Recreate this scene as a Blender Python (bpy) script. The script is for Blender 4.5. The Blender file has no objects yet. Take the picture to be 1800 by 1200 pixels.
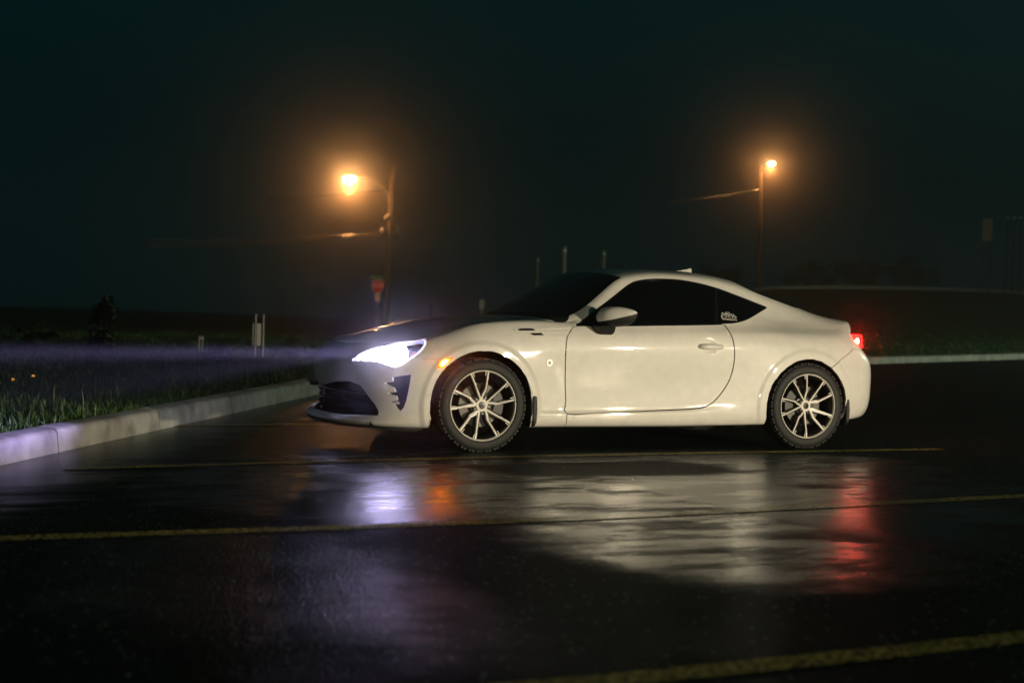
import bpy, bmesh, math, random
import numpy as np
from mathutils import Vector, Matrix
from mathutils.geometry import delaunay_2d_cdt

random.seed(7); rng = np.random.default_rng(7)
S = bpy.context.scene
C = S.collection

# ------------------------------------------------------------------ camera
F_PX = 2574.4
CAM = np.array([-3.665, -9.904, 0.945])
YAW, PIT, ROL = 0.4034, -0.0208, 0.0287
f0 = np.array([math.sin(YAW), math.cos(YAW), 0.0]); r0 = np.array([math.cos(YAW), -math.sin(YAW), 0.0]); u0 = np.array([0, 0, 1.0])
FW = math.cos(PIT)*f0 + math.sin(PIT)*u0
uu = -math.sin(PIT)*f0 + math.cos(PIT)*u0
RT = math.cos(ROL)*r0 + math.sin(ROL)*uu
UP = -math.sin(ROL)*r0 + math.cos(ROL)*uu
cd = bpy.data.cameras.new('camera'); cam = bpy.data.objects.new('camera', cd); C.objects.link(cam)
M = Matrix(((RT[0], UP[0], -FW[0], CAM[0]), (RT[1], UP[1], -FW[1], CAM[1]), (RT[2], UP[2], -FW[2], CAM[2]), (0, 0, 0, 1)))
cam.matrix_world = M
cd.sensor_width = 36.0; cd.lens = 36.0*F_PX/1800.0
cd.clip_start = 0.1; cd.clip_end = 1000
cd.dof.use_dof = True; cd.dof.focus_distance = 10.2; cd.dof.aperture_fstop = 2.0
S.camera = cam

def proj(P):
    d = np.asarray(P, float) - CAM
    z = d @ FW
    return np.stack([900 + F_PX*(d@RT)/z, 600 - F_PX*(d@UP)/z, z], -1)
def ray(px, py):
    return FW + (px-900)/F_PX*RT - (py-600)/F_PX*UP
def at_depth(px, py, d):
    return CAM + d*ray(px, py)
def on_ground(px, py, z=0.0):
    v = ray(px, py); return CAM + (z-CAM[2])/v[2]*v

# ------------------------------------------------------------------ world, render settings
W = bpy.data.worlds.new('World'); S.world = W; W.use_nodes = True
wn = W.node_tree.nodes; wn.clear()
wo = wn.new('ShaderNodeOutputWorld'); wb = wn.new('ShaderNodeBackground')
wb.inputs['Color'].default_value = (0.02, 0.60, 0.66, 1); wb.inputs['Strength'].default_value = 0.019
W.node_tree.links.new(wb.outputs[0], wo.inputs[0])
S.view_settings.view_transform = 'Standard'; S.view_settings.look = 'None'
S.view_settings.exposure = 0.0; S.view_settings.gamma = 1.0; S.view_settings.use_curve_mapping = False
S.render.engine = 'CYCLES'
cy = S.cycles
cy.max_bounces = 6; cy.diffuse_bounces = 2; cy.glossy_bounces = 4; cy.transmission_bounces = 3; cy.volume_bounces = 0; cy.transparent_max_bounces = 12
cy.caustics_reflective = False; cy.caustics_refractive = False
cy.sample_clamp_indirect = 40.0; cy.sample_clamp_direct = 0
cy.use_denoising = True

def lamp(name, kind, loc, energy, color, target=None, radius=0.1, angle=60, blend=0.5):
    l = bpy.data.lights.new(name, kind); l.energy = energy; l.color = color; l.shadow_soft_size = radius
    o = bpy.data.objects.new(name, l); C.objects.link(o); o.location = loc
    if kind == 'SPOT':
        l.spot_size = math.radians(angle); l.spot_blend = blend
    if target is not None:
        o.rotation_euler = (Vector(target)-Vector(loc)).to_track_quat('-Z', 'Y').to_euler()
    return o
# a lamp waiting low down out of frame to the right of the camera: it lights the flank of the coupe; the weaker one is an added fill
KEY = (1.0, 0.86, 0.60)
for p, pw in (((6.3, -11.4, 0.64), 4300), ((0.8, -12.5, 0.64), 800)):
    o = lamp('headlamp_and_fill', 'SPOT', p, pw, KEY, (2.6, 0.5, 0.6), 0.11, 140, 0.9)
    o.data.use_nodes = True; N = o.data.node_tree.nodes; L = o.data.node_tree.links        # a headlamp throws no light far above the horizontal
    g = N.new('ShaderNodeNewGeometry'); sp = N.new('ShaderNodeSeparateXYZ'); mr = N.new('ShaderNodeMapRange'); mr.interpolation_type = 'SMOOTHSTEP'
    mr.inputs['From Min'].default_value = .06; mr.inputs['From Max'].default_value = .12; mr.inputs['To Min'].default_value = 1; mr.inputs['To Max'].default_value = .02
    m2 = N.new('ShaderNodeMapRange'); m2.interpolation_type = 'SMOOTHSTEP'; m2.inputs['From Min'].default_value = -.085; m2.inputs['From Max'].default_value = -.05; m2.inputs['To Min'].default_value = .06
    ml = N.new('ShaderNodeMath'); ml.operation = 'MULTIPLY'; L.new(mr.outputs[0], ml.inputs[0]); L.new(m2.outputs[0], ml.inputs[1]); L.new(sp.outputs[2], m2.inputs['Value'])
    L.new(g.outputs['Incoming'], sp.inputs[0]); L.new(sp.outputs[2], mr.inputs['Value']); L.new(ml.outputs[0], N['Emission'].inputs['Strength'])

# a cool lot light out of frame on the right, glowing in the mist
lamp('lot_light', 'POINT', (39, 9, 8.5), 10500, (.78, 1.0, .68), radius=.3)

# ------------------------------------------------------------------ materials
MATS = {}
def mat(name, base=(0.5, 0.5, 0.5), rough=0.5, metal=0.0, coat=0.0, coat_rough=0.03, spec=0.5, emit=None, es=0.0, bump=None, var=None, trans=None):
    if name in MATS: return MATS[name]
    m = bpy.data.materials.new(name); m.use_nodes = True; nt = m.node_tree; N = nt.nodes; L = nt.links
    b = N['Principled BSDF']
    b.inputs['Base Color'].default_value = (*base, 1); b.inputs['Roughness'].default_value = rough
    b.inputs['Metallic'].default_value = metal; b.inputs['Coat Weight'].default_value = coat
    b.inputs['Coat Roughness'].default_value = coat_rough; b.inputs['Specular IOR Level'].default_value = spec
    if emit: b.inputs['Emission Color'].default_value = (*emit, 1); b.inputs['Emission Strength'].default_value = es
    tc = N.new('ShaderNodeTexCoord')
    if var:   # (scale, amount)
        n = N.new('ShaderNodeTexNoise'); n.inputs['Scale'].default_value = var[0]; n.inputs['Detail'].default_value = 5
        L.new(tc.outputs['Object'], n.inputs['Vector'])
        mx = N.new('ShaderNodeMixRGB'); mx.blend_type = 'MULTIPLY'; mx.inputs[0].default_value = 1
        mx.inputs[1].default_value = (*base, 1)
        mr = N.new('ShaderNodeMapRange'); mr.inputs['From Min'].default_value = 0.3; mr.inputs['From Max'].default_value = 0.7
        mr.inputs['To Min'].default_value = 1-var[1]; mr.inputs['To Max'].default_value = 1+var[1]*0.5
        L.new(n.outputs['Fac'], mr.inputs['Value']); L.new(mr.outputs[0], mx.inputs[2]); L.new(mx.outputs[0], b.inputs['Base Color'])
    if bump:  # (scale, strength, distance)
        n = N.new('ShaderNodeTexNoise'); n.inputs['Scale'].default_value = bump[0]; n.inputs['Detail'].default_value = 3
        L.new(tc.outputs['Object'], n.inputs['Vector'])
        bp = N.new('ShaderNodeBump'); bp.inputs['Strength'].default_value = bump[1]; bp.inputs['Distance'].default_value = bump[2]
        L.new(n.outputs['Fac'], bp.inputs['Height']); L.new(bp.outputs[0], b.inputs['Normal'])
        if coat: L.new(bp.outputs[0], b.inputs['Coat Normal'])
    if trans is not None:
        out = N['Material Output']; t = N.new('ShaderNodeBsdfTransparent'); t.inputs[0].default_value = (*trans, 1)
        g = N.new('ShaderNodeBsdfGlossy'); g.inputs['Roughness'].default_value = rough
        fr = N.new('ShaderNodeFresnel'); fr.inputs[0].default_value = 1.45
        mx = N.new('ShaderNodeMixShader'); L.new(fr.outputs[0], mx.inputs[0]); L.new(t.outputs[0], mx.inputs[1]); L.new(g.outputs[0], mx.inputs[2])
        L.new(mx.outputs[0], out.inputs['Surface'])
    MATS[name] = m; return m

PAINT = mat('white_pearl_paint', (0.80, 0.775, 0.72), 0.45, 0, 1.0, 0.035, bump=(130, 0.06, 0.0006), var=(14.0, 0.06))
BLACKG = mat('gloss_black_plastic', (0.006, 0.007, 0.008), 0.22, 0, 0.3)
BLACKM = mat('matte_black_plastic', (0.010, 0.011, 0.011), 0.6)
VOID = mat('wheel_house_liner', (0.004, 0.004, 0.004), 0.9, spec=0.1)
GLASS = mat('tinted_glass', (0.002, 0.003, 0.0035), 0.03, spec=0.5)
RUBBER = mat('tyre_rubber', (0.014, 0.016, 0.016), 0.62, bump=(180, 0.25, 0.001), spec=0.4)
ALU = mat('machined_alloy', (0.64, 0.61, 0.54), 0.5, 0.2, 0.0)
RIMBLK = mat('black_alloy', (0.010, 0.011, 0.013), 0.3, 0.2, 0.6)
STEEL = mat('brake_steel', (0.10, 0.097, 0.09), 0.5, 0.6)
CHROME = mat('chrome', (0.75, 0.75, 0.74), 0.12, 1.0)
DULL = mat('dull_cast_metal', (0.05, 0.05, 0.05), 0.5, 0.4)

# ------------------------------------------------------------------ object helpers
def link_mesh(name, verts, faces, material, parent=None, smooth=False, loc=None):
    me = bpy.data.meshes.new(name); me.from_pydata([tuple(map(float, v)) for v in verts], [], [tuple(map(int, q)) for q in faces]); me.update()
    if material: me.materials.append(material)
    if smooth: me.polygons.foreach_set('use_smooth', [True]*len(me.polygons))
    o = bpy.data.objects.new(name, me); C.objects.link(o)
    if parent: o.parent = parent
    if loc is not None: o.location = loc
    return o
def link_bm(name, bm, material, parent=None, smooth=False, loc=None, angle=None):
    me = bpy.data.meshes.new(name); bmesh.ops.recalc_face_normals(bm, faces=bm.faces); bm.to_mesh(me); bm.free()
    if material: me.materials.append(material)
    if smooth or angle:
        me.polygons.foreach_set('use_smooth', [True]*len(me.polygons))
        if angle: me.set_sharp_from_angle(angle=math.radians(angle))
    o = bpy.data.objects.new(name, me); C.objects.link(o)
    if parent: o.parent = parent
    if loc is not None: o.location = loc
    return o
def tag(o, label=None, cat=None, group=None, kind=None):
    if label: o['label'] = label
    if cat: o['category'] = cat
    if group: o['group'] = group
    if kind: o['kind'] = kind
    return o
def empty(name, loc=(0, 0, 0), parent=None, rot=(0, 0, 0)):
    o = bpy.data.objects.new(name, None); C.objects.link(o); o.location = loc; o.rotation_euler = rot
    o.empty_display_size = 0.1
    if parent: o.parent = parent
    return o
def box(bm, c, s, rot=None):
    r = bmesh.ops.create_cube(bm, size=1.0)
    m = Matrix.Translation(c) @ (rot.to_4x4() if rot else Matrix()) @ Matrix.Diagonal((*s, 1))
    bmesh.ops.transform(bm, matrix=m, verts=r['verts']); return r['verts']
def tube(bm, pts, rad, seg=8, cap=True):
    pts = [Vector(p) for p in pts]; rads = rad if isinstance(rad, (list, tuple)) else [rad]*len(pts)
    rings = []; side = None
    for i, p in enumerate(pts):
        t = (pts[min(i+1, len(pts)-1)]-pts[max(i-1, 0)]).normalized()
        if side is None or abs(side.dot(t)) > 0.95: side = t.orthogonal().normalized()
        side = (side - t*side.dot(t)).normalized(); b = t.cross(side)
        rings.append([bm.verts.new(p + (side*math.cos(2*math.pi*k/seg)+b*math.sin(2*math.pi*k/seg))*rads[i]) for k in range(seg)])
    for a, b in zip(rings, rings[1:]):
        for k in range(seg): bm.faces.new((a[k], a[(k+1) % seg], b[(k+1) % seg], b[k]))
    if cap: bm.faces.new(rings[0][::-1]); bm.faces.new(rings[-1])
def lathe(bm, prof, seg=64, axis='Y', closed=False):
    """prof: list of (r, a) revolved about the axis"""
    rings = []
    for r, a in prof:
        ring = []
        for k in range(seg):
            t = 2*math.pi*k/seg
            ring.append(bm.verts.new((r*math.cos(t), a, r*math.sin(t)) if axis == 'Y' else (r*math.cos(t), r*math.sin(t), a)))
        rings.append(ring)
    pr = list(zip(rings, rings[1:])) + ([(rings[-1], rings[0])] if closed else [])
    for a, b in pr:
        for k in range(seg): bm.faces.new((a[k], a[(k+1) % seg], b[(k+1) % seg], b[k]))
    return rings
def prism(bm, pts, a0, a1, axis='Y'):
    """extrude 2D outline pts (x,z) from y=a0 to y=a1"""
    def P(p, a): return (p[0], a, p[1]) if axis == 'Y' else (p[0], p[1], a)
    A = [bm.verts.new(P(p, a0)) for p in pts]; B = [bm.verts.new(P(p, a1)) for p in pts]
    n = len(pts); bm.faces.new(A); bm.faces.new(B[::-1])
    for i in range(n): bm.faces.new((A[i], B[i], B[(i+1) % n], A[(i+1) % n]))
# ------------------------------------------------------------------ the coupe: one smooth body surface S(u, v)
def pchip(x, y, xs):
    x = np.asarray(x, float); y = np.asarray(y, float); h = np.diff(x); d = np.diff(y)/h
    m = np.zeros_like(y)
    for i in range(1, len(x)-1):
        if d[i-1]*d[i] > 0:
            w1 = 2*h[i]+h[i-1]; w2 = h[i]+2*h[i-1]; m[i] = (w1+w2)/(w1/d[i-1]+w2/d[i])
    m[0] = d[0]; m[-1] = d[-1]
    k = np.clip(np.searchsorted(x, xs)-1, 0, len(x)-2); t = (xs-x[k])/h[k]
    return ((1+2*t)*(1-t)**2*y[k] + t*(1-t)**2*h[k]*m[k] + t*t*(3-2*t)*y[k+1] + t*t*(t-1)*h[k]*m[k+1])

ST = {  # station X: 16 rows of (half width, height) from the sill up to the centre line of the roof
-.33: [(.70,.15),(.80,.158),(.835,.19),(.845,.24),(.848,.32),(.850,.42),(.852,.52),(.842,.60),(.815,.67),(.775,.715),(.735,.742),(.69,.755),(.62,.768),(.42,.80),(.21,.818),(0,.825)],
0:    [(.70,.15),(.81,.16),(.845,.20),(.858,.25),(.864,.33),(.868,.45),(.870,.58),(.866,.69),(.848,.77),(.805,.83),(.755,.857),(.70,.858),(.63,.856),(.42,.872),(.21,.884),(0,.888)],
.30:  [(.72,.15),(.81,.163),(.84,.20),(.847,.25),(.842,.30),(.845,.43),(.852,.58),(.854,.69),(.842,.775),(.805,.842),(.765,.876),(.72,.884),(.66,.886),(.44,.895),(.22,.902),(0,.904)],
.44:  [(.73,.15),(.812,.164),(.839,.203),(.844,.25),(.834,.285),(.837,.425),(.849,.58),(.853,.695),(.844,.778),(.805,.848),(.767,.880),(.73,.886),(.69,.889),(.45,.900),(.23,.912),(0,.918)],
.62:  [(.73,.15),(.812,.165),(.838,.205),(.842,.25),(.830,.276),(.832,.42),(.847,.59),(.854,.70),(.845,.781),(.802,.853),(.765,.876),(.746,.874),(.722,.896),(.47,.962),(.24,1.005),(0,1.018)],
.80:  [(.73,.15),(.813,.165),(.838,.205),(.842,.25),(.830,.278),(.832,.42),(.849,.59),(.8565,.705),(.846,.785),(.799,.858),(.769,.880),(.738,.912),(.686,.960),(.48,1.055),(.24,1.103),(0,1.117)],
.95:  [(.735,.15),(.814,.165),(.839,.205),(.843,.252),(.831,.280),(.833,.42),(.851,.59),(.8585,.708),(.847,.790),(.797,.862),(.745,.937),(.690,1.006),(.645,1.068),(.47,1.135),(.24,1.175),(0,1.188)],
1.13: [(.74,.15),(.815,.165),(.840,.205),(.844,.254),(.832,.282),(.834,.425),(.853,.595),(.8605,.711),(.848,.797),(.798,.868),(.737,.995),(.662,1.126),(.615,1.200),(.46,1.238),(.23,1.258),(0,1.264)],
1.45: [(.74,.15),(.815,.165),(.840,.205),(.845,.257),(.834,.287),(.836,.43),(.8545,.60),(.863,.716),(.850,.806),(.800,.878),(.730,1.040),(.650,1.206),(.60,1.246),(.45,1.270),(.23,1.285),(0,1.289)],
1.80: [(.74,.155),(.82,.168),(.847,.212),(.853,.27),(.848,.32),(.850,.46),(.862,.62),(.868,.725),(.855,.815),(.790,.887),(.715,1.030),(.635,1.178),(.585,1.230),(.44,1.264),(.22,1.282),(0,1.287)],
2.10: [(.74,.16),(.83,.172),(.860,.22),(.868,.29),(.869,.37),(.872,.50),(.880,.63),(.884,.735),(.862,.820),(.775,.893),(.690,.995),(.615,1.108),(.565,1.176),(.425,1.229),(.21,1.253),(0,1.259)],
2.40: [(.74,.17),(.83,.180),(.865,.23),(.878,.31),(.884,.41),(.887,.53),(.8885,.64),(.882,.745),(.845,.825),(.755,.876),(.665,.935),(.600,1.012),(.540,1.085),(.41,1.150),(.20,1.178),(0,1.186)],
2.80: [(.70,.18),(.80,.195),(.840,.25),(.860,.33),(.868,.42),(.872,.54),(.868,.65),(.852,.75),(.800,.825),(.720,.870),(.665,.908),(.600,.950),(.530,.985),(.41,1.022),(.20,1.040),(0,1.045)],
}
FR = [(-.70,.150),(-.89,.158),(-.925,.185),(-.875,.225),(-.85,.30),(-.865,.40),(-.872,.50),(-.860,.57),(-.832,.62),(-.795,.655),(-.76,.681),(-.73,.699),(-.70,.718),(-.62,.745),(-.54,.768),(-.45,.79)]
RR = [(3.10,.20),(3.33,.215),(3.37,.25),(3.395,.33),(3.40,.42),(3.40,.53),(3.38,.63),(3.29,.72),(3.20,.83),(3.24,.915),(3.25,.945),(3.20,.952),(3.13,.957),(3.05,.965),(2.98,.975),(2.92,.995)]
NR = 16; UF, UB = -1.6, 4.1
us = sorted(ST)
nF, nM, nB, NV = 170, 520, 150, 301
uM = np.linspace(-.33, 2.80, nM)
rowsX, rowsW, rowsZ = [], [], []
th = np.linspace(0, np.pi/2, nF, endpoint=False); 
for j in range(NR):
    w = pchip(us, [ST[s][j][0] for s in us], uM); z = pchip(us, [ST[s][j][1] for s in us], uM)
    def wrap(X0, z0, Xe, we, ze, sl, p, n):
        t = np.linspace(0, np.pi/2, n, endpoint=False)
        ww = we*np.sin(t)**(2/p); xn = np.cos(t)**(2/p)          # xn 1 at tip, 0 at the seam
        X = Xe + (X0-Xe)*xn; q = 1-xn; h = abs(Xe-X0)
        zz = z0*(1-3*q**2+2*q**3) + ze*(3*q**2-2*q**3) + (q**3-q**2)*h*sl + (q**3-2*q**2+q)*h*(ze-z0)/max(h, .01)*0.6
        return X, ww, zz
    s0 = (z[3]-z[0])/(uM[3]-uM[0]); s1 = (z[-1]-z[-4])/(uM[-1]-uM[-4])
    a = wrap(FR[j][0], FR[j][1], -.33, w[0], z[0], s0, 2.35, nF)
    b = wrap(RR[j][0], RR[j][1], 2.80, w[-1], z[-1], -s1, 2.8, nB)
    rowsX.append(np.r_[a[0], uM, b[0][::-1]]); rowsW.append(np.r_[a[1], w, b[1][::-1]]); rowsZ.append(np.r_[a[2], z, b[2][::-1]])
rowsX, rowsW, rowsZ = map(np.array, (rowsX, rowsW, rowsZ))
Ug = np.r_[np.linspace(UF, -.33, nF, endpoint=False), uM, np.linspace(UB, 2.80, nB, endpoint=False)[::-1]]
Vg = np.linspace(0, NR-1, NV)
def gsm(A, sig, axis):
    k = np.arange(-int(3*sig), int(3*sig)+1); g = np.exp(-k*k/(2*sig*sig)); g /= g.sum()
    A = np.moveaxis(A, axis, 0); n = A.shape[0]; r = len(k)//2
    P = np.concatenate([2*A[0]-A[r:0:-1], A, 2*A[-1]-A[-2:-r-2:-1]])
    out = sum(g[i]*P[i:i+n] for i in range(len(k)))
    return np.moveaxis(out, 0, axis)
rowsX, rowsW, rowsZ = [gsm(A, 7, 1) for A in (rowsX, rowsW, rowsZ)]
def cross(A):
    out = np.zeros((len(Ug), NV))
    j = np.arange(NR)
    # monotone cubic across the rows, all stations at once
    d = np.diff(A, axis=0); m = np.zeros_like(A)
    s = d[:-1]*d[1:] > 0
    with np.errstate(divide='ignore', invalid='ignore'):
        hm = 2*d[:-1]*d[1:]/(d[:-1]+d[1:])
    m[1:-1] = np.where(s, hm, 0); m[0] = d[0]; m[-1] = d[-1]
    k = np.clip(Vg.astype(int), 0, NR-2); t = (Vg-k)[None]
    a, b = A[k].T, A[k+1].T; ma, mb = m[k].T, m[k+1].T
    return (1+2*t)*(1-t)**2*a + t*(1-t)**2*ma + t*t*(3-2*t)*b + t*t*(t-1)*mb
GX, GW, GZ = cross(rowsX), cross(rowsW), cross(rowsZ)
GX, GW, GZ = [gsm(A, 4, 1) for A in (GX, GW, GZ)]
GW[:, -1] = 0; GW[0, :] = 0; GW[-1, :] = 0
AF, AR = (-.01, .305, .370), (2.555, .303, .352)         # wheel arches: centre x, centre z, radius
def sstep(a, b, x):
    t = np.clip((x-a)/(b-a), 0, 1); return t*t*(3-2*t)
HX, HZ = 1.73, .732                                   # bowl behind the door handle
r = np.hypot(GX-HX, GZ-HZ); GW -= .016*np.clip(1-(r/.052)**2, 0, 1)**.8*(Vg[None] < 9)
low = 1-sstep(7.6, 8.6, Vg)[None]
r = np.hypot(GX-AF[0], GZ-AF[1]); GW += low*(0.013*(1-sstep(.405, .445, r)) + .006*(1-sstep(.40, .62, r)))
r = np.hypot(GX-AR[0], GZ-AR[1]); GW += low*(0.008*(1-sstep(.395, .435, r)) + .006*(1-sstep(.38, .60, r)))
GXYZ = np.stack([GX, -GW, GZ], -1)
du_ = np.gradient(GXYZ, Ug, axis=0); dv_ = np.gradient(GXYZ, Vg, axis=1)
GN = np.cross(du_, dv_); ln = np.linalg.norm(GN, axis=-1, keepdims=True); GN = GN/np.maximum(ln, 1e-9)
GN[ln[..., 0] < 1e-7] = 0
# outward: flip so that the flank points to -y
if GN[np.searchsorted(Ug, 1.4), NV//3, 1] > 0: GN = -GN
GN[:, -1, 1] = 0
def lookup(G, uv):
    uv = np.asarray(uv, float)
    i = np.clip(np.searchsorted(Ug, uv[:, 0])-1, 0, len(Ug)-2); fu = np.clip((uv[:, 0]-Ug[i])/(Ug[i+1]-Ug[i]), 0, 1)[:, None]
    vv = np.clip(uv[:, 1], 0, NR-1)*(NV-1)/(NR-1); j = np.clip(vv.astype(int), 0, NV-2); fv = (vv-j)[:, None]
    return (G[i, j]*(1-fu)+G[i+1, j]*fu)*(1-fv) + (G[i, j+1]*(1-fu)+G[i+1, j+1]*fu)*fv
def surf(uv): return lookup(GXYZ, uv)
def nrm(uv):
    n = lookup(GN, uv); return n/np.maximum(np.linalg.norm(n, axis=1, keepdims=True), 1e-9)
GP = proj(GXYZ.reshape(-1, 3)).reshape(len(Ug), NV, 3)
def px2uv(pts, umin=-9, umax=9, vmin=-1, vmax=99):
    """(u, v) of the near flank seen at photograph pixel p"""
    res = []
    ok = (Ug[:, None] >= umin) & (Ug[:, None] <= umax) & (Vg[None] >= vmin) & (Vg[None] <= vmax)
    # only faces that look at the camera
    face = np.einsum('ijk,ijk->ij', GN, CAM-GXYZ) > 0
    for p in pts:
        d2 = (GP[..., 0]-p[0])**2 + (GP[..., 1]-p[1])**2
        q = np.where(ok & face, d2, 1e12); i, j = np.unravel_index(np.argmin(q), q.shape)
        u, v = Ug[i], Vg[j]
        for _ in range(4):
            h = np.array([[u, v], [u+.004, v], [u, v+.03]]); P = proj(surf(h))[:, :2]
            J = np.stack([(P[1]-P[0])/.004, (P[2]-P[0])/.03], 1); e = np.array(p, float)-P[0]
            if abs(np.linalg.det(J)) < 1: break
            s = np.linalg.solve(J, e); s = np.clip(s, (-.02, -.15), (.02, .15)); u += s[0]; v = min(max(v+s[1], 0), NR-1)
        res.append((u, v))
    return res
def xz2uv(pts, umin=-9, umax=9, vmin=0, vmax=9.5):
    res = []
    ok = (Ug[:, None] >= umin) & (Ug[:, None] <= umax) & (Vg[None] >= vmin) & (Vg[None] <= vmax)
    for p in pts:
        q = np.where(ok, (GX-p[0])**2+(GZ-p[1])**2, 1e9); i, j = np.unravel_index(np.argmin(q), q.shape); res.append((Ug[i], Vg[j]))
    return res
def smooth_poly(pts, n=4, closed=True):
    """Catmull-Rom through the points"""
    P = [np.array(p, float) for p in pts]; out = []; L = len(P)
    for i in range(L if closed else L-1):
        a, b, c, d = (P[(i-1) % L] if closed else P[max(i-1, 0)]), P[i], P[(i+1) % L], (P[(i+2) % L] if closed else P[min(i+2, L-1)])
        for k in range(n):
            t = k/n; out.append(0.5*((2*b)+(c-a)*t+(2*a-5*b+4*c-d)*t*t+(3*b-a-3*c+d)*t**3))
    if not closed: out.append(P[-1])
    return [tuple(p) for p in out]
def inset(pts, d):
    """shrink a closed pixel outline by d (negative grows)"""
    P = np.array(pts, float); A = 0.5*np.sum(P[:, 0]*np.roll(P[:, 1], -1)-np.roll(P[:, 0], -1)*P[:, 1])
    e = np.roll(P, -1, 0)-P; e /= np.maximum(np.linalg.norm(e, axis=1, keepdims=True), 1e-9)
    n = np.stack([-e[:, 1], e[:, 0]], 1)*np.sign(A); nn = n+np.roll(n, 1, 0); nn /= np.maximum(np.linalg.norm(nn, axis=1, keepdims=True), .3)
    return [tuple(p) for p in P+nn*d]
def resample(pts, du=.012, dv=.10, closed=True):
    out = []; L = len(pts)
    for i in range(L if closed else L-1):
        a, b = np.array(pts[i]), np.array(pts[(i+1) % L])
        n = max(1, int(math.ceil(max(abs(b[0]-a[0])/du, abs(b[1]-a[1])/dv))))
        for k in range(n): out.append(tuple(a+(b-a)*k/n))
    if not closed: out.append(tuple(pts[-1]))
    return out
def inside(P, poly):
    x, y = P[:, 0], P[:, 1]; c = np.zeros(len(P), bool); q = np.array(poly); j = len(q)-1
    for i in range(len(q)):
        xi, yi, xj, yj = q[i, 0], q[i, 1], q[j, 0], q[j, 1]
        m = ((yi > y) != (yj > y)); 
        if yi != yj: c ^= m & (x < (xj-xi)*(y-yi)/(yj-yi)+xi)
        j = i
    return c
def trim(outer, holes, du=.028, dv=.22, fine=()):
    """triangulated (u,v) region: outer minus holes"""
    polys = [resample(outer)]+[resample(h) for h in holes]
    P = []; Ed = []
    for q in polys:
        s = len(P); P += q; Ed += [(s+i, s+(i+1) % len(q)) for i in range(len(q))]
    o = np.array(polys[0]); lo, hi = o.min(0), o.max(0)
    gu = np.arange(lo[0]+du/2, hi[0], du); gv = np.arange(lo[1]+dv/2, hi[1], dv)
    g = np.stack(np.meshgrid(gu, gv, indexing='ij'), -1).reshape(-1, 2)
    if fine:                                            # denser points round the wheel arches
        g2 = np.stack(np.meshgrid(np.arange(lo[0]+.004, hi[0], .008), np.arange(max(lo[1], 0)+.04, min(hi[1], 8.6), .08), indexing='ij'), -1).reshape(-1, 2)
        P2 = surf(g2); P1 = surf(g); k2 = np.zeros(len(g2), bool); k1 = np.ones(len(g), bool)
        for a in fine:
            r2 = np.hypot(P2[:, 0]-a[0], P2[:, 2]-a[1]); k2 |= (r2 < .47) & (r2 > a[2])
            r1 = np.hypot(P1[:, 0]-a[0], P1[:, 2]-a[1]); k1 &= ~((r1 < .47) & (g[:, 1] < 8.6))
        g = np.concatenate([g[k1], g2[k2]])
    keep = inside(g, polys[0])
    for h in polys[1:]: keep &= ~inside(g, h)
    g = g[keep]
    b = np.array(P)
    if len(g):
        far = np.ones(len(g), bool)
        for s in range(0, len(b), 64):
            bb = b[s:s+64]; d = np.maximum(np.abs(g[:, None, 0]-bb[None, :, 0])/du, np.abs(g[:, None, 1]-bb[None, :, 1])/dv)
            far &= (d > (.14 if fine else .45)).all(1)
        g = g[far]
    K = .125                                           # rows are squeezed so that triangles are well shaped
    V = [Vector((p[0], p[1]*K)) for p in P]+[Vector((p[0], p[1]*K)) for p in g]
    r = delaunay_2d_cdt(V, Ed, [], 0, 1e-6)
    vs = np.array([(v[0], v[1]/K) for v in r[0]]); fs = np.array([q for q in r[2] if len(q) == 3])
    c = vs[fs].mean(1); keep = inside(c, polys[0])
    for h in polys[1:]: keep &= ~inside(c, h)
    fs = fs[keep]
    used = np.unique(fs); re = -np.ones(len(vs), int); re[used] = np.arange(len(used))
    return vs[used], re[fs]
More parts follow.
